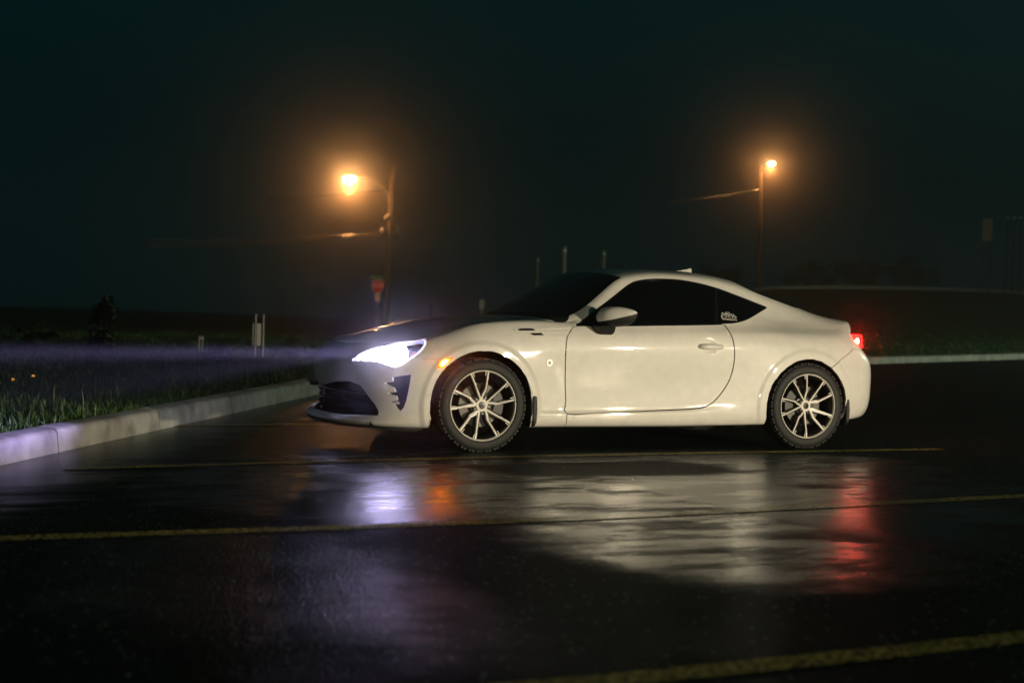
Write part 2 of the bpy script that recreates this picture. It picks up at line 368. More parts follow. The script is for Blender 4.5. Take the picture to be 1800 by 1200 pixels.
def panel(name, outer, holes, material, parent, mode='pair', depth=.012, off=0.0, du=.028, dv=.22, fine=()):
    """a body panel cut from the surface; 'pair' makes the near one and a mirrored far one, 'join' one panel across the centre line"""
    uv, fs = trim(outer, holes, du, dv, fine)
    P = surf(uv); N = nrm(uv); P = P+N*off
    # winding outward
    if len(fs):
        fn = np.cross(P[fs[:, 1]]-P[fs[:, 0]], P[fs[:, 2]]-P[fs[:, 0]]); bad = np.einsum('ij,ij->i', fn, N[fs].mean(1)) < 0
        fs[bad] = fs[bad][:, ::-1]
    cen = (np.abs(P[:, 1]) < 1e-4)
    P[cen, 1] = 0; N[cen, 1] = 0
    cnt = {}
    for t in fs:
        for a, b in ((t[0], t[1]), (t[1], t[2]), (t[2], t[0])):
            k = (min(a, b), max(a, b)); cnt.setdefault(k, []).append((a, b))
    bd = [v[0] for v in cnt.values() if len(v) == 1]
    if mode == 'join': bd = [e for e in bd if not (cen[e[0]] and cen[e[1]])]
    def emit(P, N, fs, bd):
        n = len(P); ids = sorted({a for e in bd for a in e}); o = {a: n+i for i, a in enumerate(ids)}; o2 = {a: n+len(ids)+i for i, a in enumerate(ids)}
        V = [*P, *P[ids], *(P[ids]-N[ids]*depth)] if ids else list(P)
        Fc = [tuple(t) for t in fs]+[(o[b], o[a], o2[a], o2[b]) for a, b in bd]
        return V, Fc, [*N, *[(0, 0, 0)]*(2*len(ids))]
    def make(V, Fc, Nn):
        o = link_mesh(name, V, Fc, material, parent, True)
        o.data.normals_split_custom_set_from_vertices([tuple(map(float, q)) for q in Nn]); return o
    V, Fc, Nn = emit(P, N, fs, bd) if depth else (list(P), [tuple(t) for t in fs], list(N))
    mV = [(p[0], -p[1], p[2]) for p in V]; mN = [(q[0], -q[1], q[2]) for q in Nn]; mF = [q[::-1] for q in Fc]
    if mode == 'pair':
        return [make(V, Fc, Nn), make(mV, mF, mN)]
    if mode == 'near': return [make(V, Fc, Nn)]
    n = len(V); mp = [i if (i < len(P) and cen[i]) else n+i for i in range(n)]
    fc = [tuple(mp[i] for i in q) for q in mF]
    return [make(V+mV, Fc+fc, Nn+mN)]

car = empty('coupe_car', (1.28, 0, 0)); tag(car, 'white two door sports coupe parked on the wet lot with headlights on', 'car')
body = car
BO = (-1.28, 0, 0)
_lm = link_mesh
def smooth_poly_open(p):
    # both ends sit on the centre line (v = 15)
    return smooth_poly(p, 4, False)
# ---- outlines traced on the photograph, in its pixels
DOOR = [(996.5,727),(994.6,705),(993.6,680),(993.6,650),(994.3,622),(996.6,594),(1003,582),(1013,572.6),(1060,573),(1110,572.3),(1160,571.6),(1210,571),(1255,570.3),(1270,570.2),(1278,577),(1286,591),(1290.3,607),(1291.2,628),(1287.5,652),(1281,670),(1272,685),(1262,698),(1250,709),(1229,717.3),(1170,720.6),(1104,723.3),(1050,725.4)]
DLO = [(1012,571.5),(1033,555),(1055,537.5),(1075,522.5),(1095,506.5),(1106,498.5),(1118,493),(1135,490),(1154,488.8),(1176,489.2),(1198,491),(1228,496.5),(1257,504.3),(1276,510.8),(1291,516.6),(1308,523),(1322,528.6),(1336,534),(1345,537.6),(1348,540.5),(1344,544),(1331.5,551.5),(1320,558.5),(1309,563.5),(1298,566.7),(1284,568.6),(1254,569.4),(1200,570.4),(1120,571.4),(1060,572)]
HEAD = [(619.6,633.3),(625,628),(631,622.7),(644.4,616.4),(662,611),(683.6,606.7),(706.7,601),(733,597),(744,596.2),(749.5,597.5),(748.4,605),(742,614.7),(733,623.5),(720,632.4),(706.7,639.6),(697,643.5),(690,644.4),(684.4,643.2),(678,641),(671,637.4),(662,634.2),(645,633.7)]
FOG = [(689.5,663),(706,660.5),(722.5,658),(721,670),(718.6,683),(714.5,702),(709.5,716),(704,722.3),(698.5,718),(693.5,712),(691,708.5),(701.5,710.3),(699,705.5),(687,708.2),(686.5,706.6),(698.5,703.5),(696.5,696.5),(682.3,692.4),(682,690.6),(695,689),(692,682),(676.5,674.6),(676,672.6),(690,671)]
GRL_TOP = [(566,676),(590,669.5),(615,669.8),(633,676.7),(640,685),(646.7,695),(660,712),(665.8,724),(664,730),(652,729.6),(630,728.4),(600,727.6)]
RB_LINE = [(1463,645),(1480,629.5),(1498,613)]
def circ(a, umin, umax):
    cx, cz, R = a; pts = []
    for k in range(41):
        t = math.radians(-24+228*k/40); pts.append((cx+R*math.cos(t), cz+R*math.sin(t)))
    return xz2uv([p for p in pts], umin, umax, 0, 9)
def arch(a, umin, umax):
    q = circ(a, umin, umax); q = q[2:-2]
    return [(q[0][0], -1)]+[(q[0][0], 0)]+q+[(q[-1][0], 0), (q[-1][0], -1)]
ARF, ARR = arch(AF, -1.6, 1.0), arch(AR, 1.6, 4.1)
door_px = smooth_poly(DOOR, 3); door_uv = px2uv(inset(door_px, 1.0), .3, 2.3, 0, 9.9); door_hole = px2uv(inset(door_px, -1.0), .3, 2.3, 0, 9.9)
dlo_px = smooth_poly(DLO, 3); dlo_hole = px2uv(dlo_px, .5, 2.6, 8.4, 12); 
head_px = smooth_poly(HEAD, 2); head_uv = px2uv(inset(head_px, .5), -1.5, .2, 4, 11.5); head_hole = px2uv(inset(head_px, -.3), -1.5, .2, 4, 11.5)
fog_uv = px2uv(FOG, -1.5, 0, 2, 8.8)
grl_half = px2uv(GRL_TOP, -1.6, -.2, 1.2, 8)
gt, gb = grl_half[0][1], grl_half[-1][1]
grille_uv = [(-1.7, gt+.05)]+grl_half+[(-1.7, gb+.02)]
hoodline = 11.0
f1 = px2uv([(797.5,628.2),(770,628.6),(735,629)], -1.5, .3, 3, 9)
f2 = px2uv([(733,623.5),(742,614.7),(748.4,605),(749.5,597.2)], -1.5, .3, 4, 11.5)
f3 = px2uv([(1008,573.4),(1012,583),(1008,594),(1004,622),(1003,650),(1003,680),(1003,716),(995.6,729)], .2, 1.2, 0, 9.9)
bot = [(f3[-1][0]+.004, .0)]
fender_uv = [f1[0], f1[2]]+[(p[0]+.004, p[1]) for p in f2]+[(f2[-1][0]+.012, hoodline-.07), (-.2, hoodline-.07), (0, hoodline-.07), (.3, hoodline-.07), (.60, hoodline-.07)]+f3+bot+[(f1[0][0], 0)]
fender_hole = [(f1[0][0]-.0, f1[0][1]-.04), (f1[2][0], f1[2][1]-.04)]+[(p[0]-.004, p[1]) for p in f2]+[(f2[-1][0], hoodline+.02), (.606, hoodline+.02)]+[(p[0]+.006, p[1]) for p in f3]+[(f3[-1][0]+.010, -1), (f1[0][0], -1)]
hood_uv = [(UF, hoodline+.07), (-1.0, hoodline+.07), (-.5, hoodline+.07), (0, hoodline+.07), (.56, hoodline+.07), (.55, 11.6), (.50, 12.5), (.45, 13.5), (.42, 15), (UF, 15)]
ws_base = smooth_poly([(.472, 15), (.490, 14.3), (.522, 13.6), (.567, 13), (.622, 12.5), (.692, 12.12)], 5, False)
cowl_uv = [(.564, hoodline), (.554, 11.6), (.530, 12.1), (.504, 12.5), (.454, 13.5), (.424, 15)]+[(u_, v_) for u_, v_ in ws_base]+[(.675, 11.8), (.655, 11.4), (.62, hoodline)]
ws_uv = ws_base+smooth_poly([(.8, 12.12), (.95, 12.12), (1.13, 12.12), (1.125, 12.5), (1.115, 13), (1.105, 14), (1.10, 15)], 4, False)
rw_uv = [(2.10, 15), (2.12, 13.6), (2.17, 12.6), (2.24, 12.35), (2.45, 12.35), (2.68, 12.35), (2.74, 12.6), (2.76, 13.5), (2.77, 15)]
boot_uv = [(2.80, 15), (2.79, 13.5), (2.80, 12.0), (2.95, 11.4), (3.3, 11.0), (UB, 11.0), (UB, 15)]
boot_hole = boot_uv
rb = px2uv(RB_LINE, 2.4, 4.0, 3, 9)
tl_v0, tl_v1 = rb[-1][1]+.05, 8.35
rbump_uv = [(rb[0][0]-.1, rb[0][1]-.35)]+[(p[0]+.004, p[1]-.03) for p in rb]+[(UB, rb[-1][1]-.2), (UB, 0), (rb[0][0]-.1, 0)]
rbump_hole = [(rb[0][0]-.1, rb[0][1]-.35)]+rb+[(UB, rb[-1][1]-.15), (UB, -1), (2.86, -1), (2.86, rb[0][1]-1.5)]
whole = [(.40, 0), (UB, 0), (UB, 15), (.40, 15)]
front_half = [(UF, 0), (-.18, 0), (-.18, hoodline-.07), (UF, hoodline-.07)]
def setp(objs):
    for o in objs: o.location = BO
    return objs
# ---- painted panels
setp(panel('body_shell', whole, [door_hole, dlo_hole, fender_hole, hood_uv, cowl_uv, ws_uv, rw_uv, boot_uv, rbump_hole, ARR], PAINT, body, 'join', .016, fine=(AR,)))
setp(panel('door', door_uv, [dlo_hole], PAINT, body, 'pair', .016))
setp(panel('fender', fender_uv, [ARF, door_hole, px2uv(inset(head_px, -.3), -1.5, .2, 4, 11.5)], PAINT, body, 'pair', .016, fine=(AF,)))
setp(panel('front_bumper', front_half, [head_hole, fender_hole, ARF, grille_uv, fog_uv], PAINT, body, 'join', .030, fine=(AF,)))
setp(panel('hood', hood_uv, [], PAINT, body, 'join', .014))
setp(panel('rear_bumper', rbump_uv, [ARR], PAINT, body, 'join', .016, fine=(AR,)))
setp(panel('boot_lid', boot_uv, [], PAINT, body, 'join', .012))
# ---- glass and black trim
setp(panel('cowl_panel', cowl_uv, [], BLACKM, body, 'join', .01, -.006))
setp(panel('windscreen', ws_uv, [], GLASS, body, 'join', .006, -.002))
setp(panel('rear_window', rw_uv, [], GLASS, body, 'join', .006, -.002))
def clipx(poly, x, keep_left):
    out = []; L = len(poly)
    for i in range(L):
        a, b = poly[i], poly[(i+1) % L]; ia = (a[0] <= x) == keep_left; ib = (b[0] <= x) == keep_left
        if ia: out.append(a)
        if ia != ib:
            t = (x-a[0])/(b[0]-a[0]); out.append((x, a[1]+t*(b[1]-a[1])))
    return out
setp(panel('window_surround', dlo_hole, [px2uv(inset(clipx(inset(dlo_px, 3.0), 1257, True), 0), .5, 2.6, 8.4, 12), px2uv(clipx(inset(dlo_px, 3.0), 1262, False), .5, 2.6, 8.4, 12)], BLACKG, body, 'pair', .012, -.004))
sg = setp(panel('side_window', px2uv(clipx(inset(dlo_px, 2.6), 1257.5, True), .5, 2.6, 8.4, 12), [], GLASS, body, 'pair', .004, -.006))
qg = setp(panel('quarter_window', px2uv(clipx(inset(dlo_px, 2.6), 1261.5, False), .5, 2.6, 8.4, 12), [], GLASS, body, 'pair', .004, -.006))
# ---- front end details
DARKP = mat('grille_black', (0.0025, 0.0025, 0.003), 0.8, spec=0.05)
setp(panel('grille_opening', [(UF, gt+.25)]+[(p[0]+.02, p[1]) for p in grl_half]+[(UF, gb-.2)], [], DARKP, body, 'join', 0, -.075))  # near-black backing sheet gives the opening its inner dark
for k in range(4):
    a = gb+.30+(gt-gb-.55)*k/3.4
    setp(panel('grille_slat', [(UF, a), (-.93, a), (-.93, a+.10), (UF, a+.10)], [], VOID, body, 'join', .03, -.035))
setp(panel('fog_lamp_recess', px2uv(inset(FOG, -2.5), -1.5, 0, 2, 8.8), [], mat('recess_plastic', (.008, .010, .016), .35), body, 'pair', 0, -.032))
lp = [(-1.6, 1.02), (-1.2, 1.02), (-.9, 1.02), (-.7, 1.0), (-.55, .98), (-.42, .9)]
pv = surf(lp); pn = nrm([(a, 3) for a, b in lp]); bm = bmesh.new()
pr = [Vector(p) for p in pv]; qn = [Vector((n[0], n[1], 0)).normalized() for n in pn]
outl = [p+q*(.026*(1-i/(len(pr)-1))**.6+.003) for i, (p, q) in enumerate(zip(pr, qn))]; inl = [p-q*.10 for p, q in zip(pr, qn)]
full_o = outl[:0:-1]+[Vector((p.x, -p.y, p.z)) for p in outl] if False else [Vector((p.x, p.y, 0)) for p in outl[::-1]]+[Vector((p.x, -p.y, 0)) for p in outl[1:]]
full_i = [Vector((p.x, p.y, 0)) for p in inl[::-1]]+[Vector((p.x, -p.y, 0)) for p in inl[1:]]
L4 = []
for a, b in zip(full_o, full_i):
    L4.append([bm.verts.new((a.x, a.y, .163)), bm.verts.new((b.x, b.y, .160)), bm.verts.new((b.x, b.y, .138)), bm.verts.new((a.x, a.y, .146))])
for a, b in zip(L4, L4[1:]):
    for k in range(4): bm.faces.new((a[k], a[(k+1) % 4], b[(k+1) % 4], b[k]))
bm.faces.new(L4[0]); bm.faces.new(L4[-1][::-1])
setp([link_bm('front_lip', bm, BLACKM, body, angle=40)])
bm = bmesh.new(); box(bm, (-.848, .33, .455), (.012, .24, .115)); setp([link_bm('licence_plate', bm, mat('plate_back', (.25, .25, .24), .5), body)])
bm = bmesh.new(); box(bm, (-.835, .33, .39), (.04, .10, .03)); setp([link_bm('plate_bracket', bm, BLACKM, body)])

# ---- headlights: clear cover over a dark bowl with a lit projector and light strips
HLC = (0.64, 0.57, 1.0)
COVER = mat('clear_lens', rough=0.02, trans=(.96, .97, 1.0))
GLOW = mat('lit_projector', (.8, .8, .8), .4, emit=HLC, es=85); GLOW.cycles.emission_sampling = 'NONE'     # found by the reflected rays themselves: far less noise in the mist
STRIP = mat('lit_strip', (.8, .8, .8), .4, emit=(.80, .76, 1.0), es=1.6)
BOWL = mat('headlight_bowl', (.02, .024, .035), .25, spec=.5)
for m in (1,):
    hl = setp(panel('headlight', head_uv, [], COVER, body, 'pair', .004, -.001, du=.02, dv=.15))
    G1 = [(631,626.5),(644,618.3),(662,612.6),(684,607.6),(704,603.6),(713,604.5),(714.5,614),(712.5,624),(707,634),(697,640.5),(688,641),(680,638.4),(672,634.2),(662,631.2),(652,629.5),(641,630.5)]
    def sub(name, px, mt, off, dep=0, dd=(.02, .15)):
        o2 = setp(panel(name, px2uv(px, -1.5, .2, 4, 11.5), [], mt, body, 'pair', dep, off, du=dd[0], dv=dd[1]))
        for a, b in zip(o2, hl): a.parent = b; a.location = (0, 0, 0)
        return o2
    sub('lamp_bowl', inset(head_px, -1.5), BOWL, -.055)
    sub('projector', smooth_poly(G1, 2), GLOW, -.030, .02)
    sub('light_strip', [(624,629.5),(631,623.5),(645,617.2),(662,612),(684,607.5),(684,609.5),(662,614),(646,619.5),(633,626),(628,632.6),(621.5,632.6)], STRIP, -.008, .006)
    sub('light_strip', [(749,598.6),(748,605),(741.6,614.4),(732.6,623),(719.6,631.6),(706,638.8),(697,642.3),(690,643),(684,642),(684,640),(690,640.6),(697,639.8),(706,636),(719,628.8),(731,620.6),(739.6,612.6),(745.6,604),(746.5,599.5)], STRIP, -.006, .006)
    sub('light_strip', [(684.5,608.2),(707,602.3),(733,598.2),(745,597.4),(746,599.4),(733,600.2),(707,604.6),(685,610)], mat('dim_strip', (.3, .3, .35), .3, emit=(.6, .62, 1), es=.35), -.010, .006)
    sub('turn_reflector', [(722,617),(727,611.5),(733,615.5),(731,621),(724,621.5)], mat('turn_reflector', (.35, .12, .06), .25, .2, emit=(1, .42, .25), es=.16), -.03, .005)  # weak emission stands in for the orange reflection of the turn signal
    for q in ((645.5, 627.6), (652, 627.2)):
        sub('marker_led', [(q[0]+2.0*math.cos(t), q[1]+1.9*math.sin(t)) for t in np.linspace(0, 6.28, 9)[:-1]], STRIP, -.018, .004)
AMB = mat('amber_lens', (.5, .16, .02), .2, emit=(1.0, .10, .008), es=4.0)
AMBH = mat('amber_core', (.6, .3, .1), .3, emit=(1.0, .20, .006), es=210)
mk = setp(panel('side_marker', px2uv([(768.5,642),(773,634.5),(780.5,629.6),(797.5,629.4),(791,635.5),(783.5,642),(777,648),(770,647)], -1.2, .2, 3, 9), [], AMB, body, 'pair', .008, .004, du=.01, dv=.08))
mk2 = setp(panel('marker_bulb', px2uv([(773,642),(776.5,635.5),(783,631.8),(789,632.5),(784,638),(777.5,644)], -1.2, .2, 3, 9), [], AMBH, body, 'pair', 0, .006, du=.01, dv=.08))
for a, b in zip(mk2, mk): a.parent = b; a.location = (0, 0, 0)

# ---- vent on the fender, badge, handle
VENT = [(902.5,577.6),(906,583.2),(916,588.2),(927,591.8),(936,593.4),(955,592.9),(994.5,591.4),(1000,582.5),(1005.5,576.6),(990,573),(960,573.8),(925,575.6),(908,576.2)]
vt = setp(panel('vent_trim', px2uv(smooth_poly(VENT, 2), -.2, 1, 6, 10.9), [], PAINT, body, 'pair', .010, .0045, du=.012, dv=.1))
def onvent(name, px, mt, off, dep):
    o2 = setp(panel(name, px2uv(px, -.2, 1, 6, 10.9), [], mt, body, 'pair', dep, off, du=.012, dv=.1))
    for a, b in zip(o2, vt): a.parent = b; a.location = (0, 0, 0)
onvent('vent_slot', [(909,579.6),(915,577.8),(929,577.6),(936,578),(940.6,581.2),(912,581.6)], DARKP, .0055, .002)
onvent('vent_slot', [(930.5,586.8),(936,585.8),(951,585.6),(955.5,589.2),(938,589.6)], DARKP, .0055, .002)
onvent('vent_blade', [(938,577.2),(960,575.6),(1001,574.6),(1003,577),(960,579),(942,580.2)], PAINT, .0085, .006)
onvent('vent_blade', [(922,584.6),(940,583.0),(997,581.8),(998,584.2),(956,585.0),(930,585.8)], PAINT, .0085, .006)
def on_skin(px, umin, umax, vmin, vmax, off=0.0):
    uv = px2uv([px], umin, umax, vmin, vmax); p = surf(uv)[0]; n = nrm(uv)[0]; return Vector(p+n*off), Vector(n)
def ring(bm, r0, r1, y0, y1, seg=28):
    lathe(bm, [(r0, y0), (r0, y1), (r1, y1), (r1, y0)], seg, closed=True)
bp, bn = on_skin((965.3, 637.2), .2, .7, 2, 9, .001)
for sgn in (1, -1):
    pos = (bp.x-1.28, bp.y*sgn, bp.z); b = empty('fender_badge', pos, body, (0, 0, 0 if sgn > 0 else math.pi))
    bm = bmesh.new(); lathe(bm, [(.0001, -.003), (.017, -.003), (.017, .002)], 28); link_bm('badge_disc', bm, BLACKG, b, angle=40)
    bm = bmesh.new(); ring(bm, .0175, .0215, .002, -.006); link_bm('badge_ring', bm, mat('dark_chrome', (.28,.27,.25), .35, 1.0), b, angle=40)
    bm = bmesh.new()
    for k in range(2):   # the two digits of the emblem built as loops and strokes: 8 and 6
        x = -.0065+.013*k
        for zc, on in ((.0042, k == 0), (-.0042, True)):
            if on: tube(bm, [(x+.0042*math.cos(t), -.0045, zc+.0042*math.sin(t)) for t in np.linspace(0, 2*math.pi, 13)], .0016, 6)
        if k == 1: tube(bm, [(x-.0042, -.0045, -.004), (x-.003, -.0045, .004), (x+.002, -.0045, .009)], .0016, 6)
    link_bm('badge_digits', bm, ALU, b, angle=50)
for sgn in (1, -1):
    bm = bmesh.new(); n = 15; V = []
    for i in range(n):
        t = -1+2*i/(n-1); x = HX+.005+.104*t; e = (1-abs(t)**3.2); hz = .0215*max(e, .05)**.45; yy = -.862-.034*max(e, 0)**.6
        ring_ = []
        for k in range(10):
            a = 2*math.pi*k/10; ring_.append(bm.verts.new((x, sgn*(yy+.012*math.cos(a)), HZ-.001+hz*math.sin(a))))
        V.append(ring_)
    for a, b in zip(V, V[1:]):
        for k in range(10): bm.faces.new((a[k], a[(k+1) % 10], b[(k+1) % 10], b[k]))
    bm.faces.new(V[0]); bm.faces.new(V[-1][::-1])
    h = setp([link_bm('door_handle', bm, PAINT, body, True)])[0]
    bm = bmesh.new(); lathe(bm, [(.0001, -.002), (.004, -.002), (.004, .004)], 12); k_ = link_bm('key_lock', bm, BLACKG, h, loc=(HX+.094, sgn*-.884, HZ+.002))

# ---- mirrors
for sgn in (1, -1):
    mroot = empty('door_mirror', (-1.28, 0, 0), body); n, q = 30, 36; P = []
    for i in range(n):
        t = i/(n-1); y = -.845-.188*t; e = (1-(max(t-.35, 0)/.65)**2.6)**.5; e0 = 1-(1-min(t/.12, 1))**2*.35
        fx = .805+.135*t**1.8; rx = .965+.070*t; zt = .986+.020*math.sin(min(t*1.5, 1)*math.pi/2)-.02*t; zb = .850+.014*t
        zc = .935-.0*t; hz = (zt-zb)/2*e*e0; zm = (zt+zb)/2*(e)+(.955)*(1-e); hx = (rx-fx)/2*(.25+.75*e); xm = (rx+fx)/2*e+(1.015)*(1-e)
        row = []
        for k in range(q):
            a = 2*math.pi*k/q; ca, sa = math.cos(a), math.sin(a)
            row.append((xm+hx*math.copysign(abs(ca)**(.55 if ca > 0 else .95), ca), sgn*y, zm+hz*math.copysign(abs(sa)**.8, sa)))
        P.append(row)
    pair = []
    for keep_top in (True, False):
        b_ = bmesh.new(); V_ = [[b_.verts.new((p[0]+.02, p[1], p[2])) for p in r_] for r_ in P]
        for i in range(n-1):
            for k in range(q): b_.faces.new((V_[i][k], V_[i][(k+1) % q], V_[i+1][(k+1) % q], V_[i+1][k]))
        b_.faces.new(V_[0]); b_.faces.new(V_[-1][::-1])
        bmesh.ops.bisect_plane(b_, geom=list(b_.verts)+list(b_.edges)+list(b_.faces), plane_co=(.83, 0, .888), plane_no=Vector((-.30, 0, 1)).normalized(), clear_inner=keep_top, clear_outer=not keep_top)
        pair.append(b_)
    bc, bh = pair
    link_bm('mirror_cap', bc, PAINT, mroot, True); link_bm('mirror_housing', bh, BLACKM, mroot, True)
    bm = bmesh.new(); V = []
    for z, x0, x1, ya, yb in ((.862, .800, .945, -.83, -.93), (.835, .815, .950, -.82, -.905), (.812, .825, .955, -.81, -.885), (.800, .840, .950, -.81, -.87)):
        V.append([bm.verts.new((x, sgn*y, z)) for x, y in ((x0, ya), (x0+.02, yb), (x1, yb), (x1, ya))])
    for a, b in zip(V, V[1:]):
        for k in range(4): bm.faces.new((a[k], a[(k+1) % 4], b[(k+1) % 4], b[k]))
    bm.faces.new(V[0]); bm.faces.new(V[-1][::-1])
    bmesh.ops.bevel(bm, geom=list(bm.edges), offset=.008, segments=2, affect='EDGES')
    link_bm('mirror_arm', bm, BLACKM, mroot, angle=50)
    bm = bmesh.new(); box(bm, (1.008, sgn*-.93, .925), (.004, .10, .08)); link_bm('mirror_glass', bm, GLASS, mroot)

# ---- antenna fin, tail lights, flaps, underside
bm = bmesh.new(); V = []
for x, z, hw in ((1.90, 1.286, .002), (1.95, 1.294, .014), (2.0, 1.303, .016), (2.035, 1.312, .012), (2.05, 1.313, .010)):
    V.append([bm.verts.new((x, -hw*1.6, 1.27)), bm.verts.new((x, -hw*.6, z)), bm.verts.new((x, hw*.6, z)), bm.verts.new((x, hw*1.6, 1.27))])
for a, b in zip(V, V[1:]):
    for k in range(3): bm.faces.new((a[k], a[k+1], b[k+1], b[k]))
bm.faces.new(V[0]); bm.faces.new(V[-1][::-1])
setp([link_bm('antenna_fin', bm, PAINT, body, angle=35)])
TLE = mat('tail_lens', (.35, .01, .01), .12, emit=(1.0, .002, .0015), es=60.0, coat=.5)
TLC = mat('tail_lamp_core', (.6, .2, .1), .3, emit=(1.0, .05, .018), es=80)
TLD = mat('tail_lens_dark', (.10, .004, .006), .12, coat=.5)
for sgn in (1, -1):
    def plate(pts, y0, y1, name, mt, parent, taper=.0):
        bm = bmesh.new(); A = [bm.verts.new((p[0], sgn*y0, p[1])) for p in pts]; cx = sum(p[0] for p in pts)/len(pts)
        B = [bm.verts.new((p[0]+taper, sgn*y1, p[1])) for p in pts]
        bm.faces.new(A); bm.faces.new(B[::-1]); n = len(pts)
        for i in range(n): bm.faces.new((A[i], B[i], B[(i+1) % n], A[(i+1) % n]))
        bmesh.ops.bevel(bm, geom=[e for e in bm.edges], offset=.005, segments=2, affect='EDGES')
        return link_bm(name, bm, mt, parent, angle=40)
    ol = [(3.052, .853), (3.10, .858), (3.172, .857), (3.182, .80), (3.190, .735), (3.182, .706), (3.165, .692), (3.138, .712), (3.10, .76)]
    ol = [(x-.035, z) for x, z in ol]; SH = -.035
    t = plate(ol, -.70, -.36, 'tail_light', TLD, body, .07); t.location = BO
    plate([(x+SH, z) for x, z in [(3.085, .842), (3.166, .842), (3.176, .76), (3.176, .738), (3.128, .738), (3.105, .79)]], -.7045, -.695, 'lit_lens', TLE, t)
    plate([(x+SH, z) for x, z in [(3.130, .812), (3.150, .818), (3.163, .806), (3.166, .784), (3.155, .764), (3.138, .762), (3.126, .775), (3.124, .795)]], -.709, -.70, 'bulb_glow', TLC, t)
    plate([(x+SH, z) for x, z in [(3.186, .84), (3.196, .84), (3.206, .74), (3.196, .74)]], -.695, -.36, 'rear_lens', TLE, t, .07)
    for x, zt, zb, y0, y1 in ((.375, .375, .165, -.872, -.70), (2.925, .365, .165, -.872, -.70)):
        bm = bmesh.new(); vs_ = [bm.verts.new((x+dx, sgn*y, z)) for dx in (-.014, .014) for y, z in ((y0, zt), (y0-.004, zt-.09), (y0-.002, zb+.03), (y0+.03, zb), (y1, zb), (y1, zt))]
        bm.faces.new(vs_[:6]); bm.faces.new(vs_[6:][::-1])
        for k in range(6): bm.faces.new((vs_[k], vs_[6+k], vs_[6+(k+1) % 6], vs_[(k+1) % 6]))
        bmesh.ops.bevel(bm, geom=list(bm.edges), offset=.006, segments=2, affect='EDGES')
        setp([link_bm('mud_flap', bm, BLACKM, body, angle=40)])
    for a in (AF, AR):
        bm = bmesh.new(); R = a[2]+.008; rr = []
        for k in range(33):
            tt = math.radians(-22+224*k/32); rr.append([bm.verts.new((a[0]+R*math.cos(tt), sgn*y, a[1]+R*math.sin(tt))) for y in (-.862, -.56)])
        for p, q in zip(rr, rr[1:]): bm.faces.new((p[0], p[1], q[1], q[0]))
        bm.faces.new([p[1] for p in rr]); setp([link_bm('wheel_house', bm, VOID, body, True)])
bm = bmesh.new()
for c, s in (((1.28, 0, .185), (1.75, 1.46, .05)), ((-.55, 0, .175), (.35, 1.36, .03)), ((0, 0, .25), (.80, 1.06, .10)), ((2.56, 0, .27), (.80, 1.06, .10)), ((3.08, 0, .24), (.35, 1.2, .05)), ((1.62, -.55, .150), (.22, .22, .035)), ((1.3, -.30, .155), (1.2, .10, .06)), ((2.10, -.66, .155), (.10, .08, .03))): box(bm, c, s)
setp([link_bm('underbody', bm, VOID, body)])
for y in (-.45, .45):
    bm = bmesh.new(); lathe(bm, [(.045, 3.18), (.05, 3.40), (.044, 3.40), (.040, 3.20)], 20, 'Z'); bmesh.ops.rotate(bm, verts=bm.verts, cent=(0, 0, 0), matrix=Matrix.Rotation(math.pi/2, 3, 'Y'))
    setp([link_bm('exhaust_tip', bm, CHROME, body, True)])[0].location = (-1.36, y, .245)

# ---- sticker on the quarter window: three scroll peaks over a line of small letters
DEC = mat('white_vinyl', (.75, .74, .68), .5)
p0, n0 = on_skin((1281.5, 556), 1.7, 2.3, 9, 11.5, 0.0)
ex = Vector((1, 0, 0)); ex = (ex-n0*ex.dot(n0)).normalized(); ez = n0.cross(ex); ez = ez if ez.z > 0 else -ez
def dpt(x, y): return p0+ex*x+ez*y+n0*(-.003)
def ribbon(bm, pts, w):
    P = [np.array(p, float) for p in pts]; prev = None
    for i, p in enumerate(P):
        t = P[min(i+1, len(P)-1)]-P[max(i-1, 0)]; t /= max(np.linalg.norm(t), 1e-9); nn = np.array((-t[1], t[0]))*w/2
        row = (bm.verts.new(dpt(*(p+nn))), bm.verts.new(dpt(*(p-nn))))
        if prev: bm.faces.new((prev[0], prev[1], row[1], row[0]))
        prev = row
def spiral(cx, cy, r, a0, a1, n=18, k=.35): return [(cx+(r*(1-(1-k)*i/n))*math.cos(a0+(a1-a0)*i/n), cy+(r*(1-(1-k)*i/n))*math.sin(a0+(a1-a0)*i/n)) for i in range(n+1)]
bm = bmesh.new()
ribbon(bm, [(-.068,-.014),(-.066,0),(-.058,.006),(-.054,.018)]+spiral(-.043,.016,.014,2.9,-3.2), .0042); ribbon(bm, spiral(-.057,-.008,.009,1.5,6.5), .004)
ribbon(bm, [(-.036,-.012),(-.030,.002),(-.022,-.008),(-.014,.004)], .004)
ribbon(bm, [(-.024,.008),(-.020,.026),(-.010,.040)], .0048); ribbon(bm, [(.004,.040),(.018,.026),(.026,.010)], .0048)
ribbon(bm, spiral(-.005,.016,.012,3.6,-1.2), .004); ribbon(bm, [(-.004,.030),(-.003,.012),(-.006,-.008)], .004); ribbon(bm, [(.010,.018),(.006,.002),(.012,-.010)], .004)
ribbon(bm, spiral(.041,.018,.014,-3.6,1.6,k=.5), .0042); ribbon(bm, spiral(.060,.0,.010,3.0,-3.0), .004); ribbon(bm, [(.026,-.012),(.034,.002),(.046,-.010),(.058,-.012)], .004)
sk = link_bm('sticker_emblem', bm, DEC, qg[0]); sk.location = (0, 0, 0)
bm = bmesh.new()
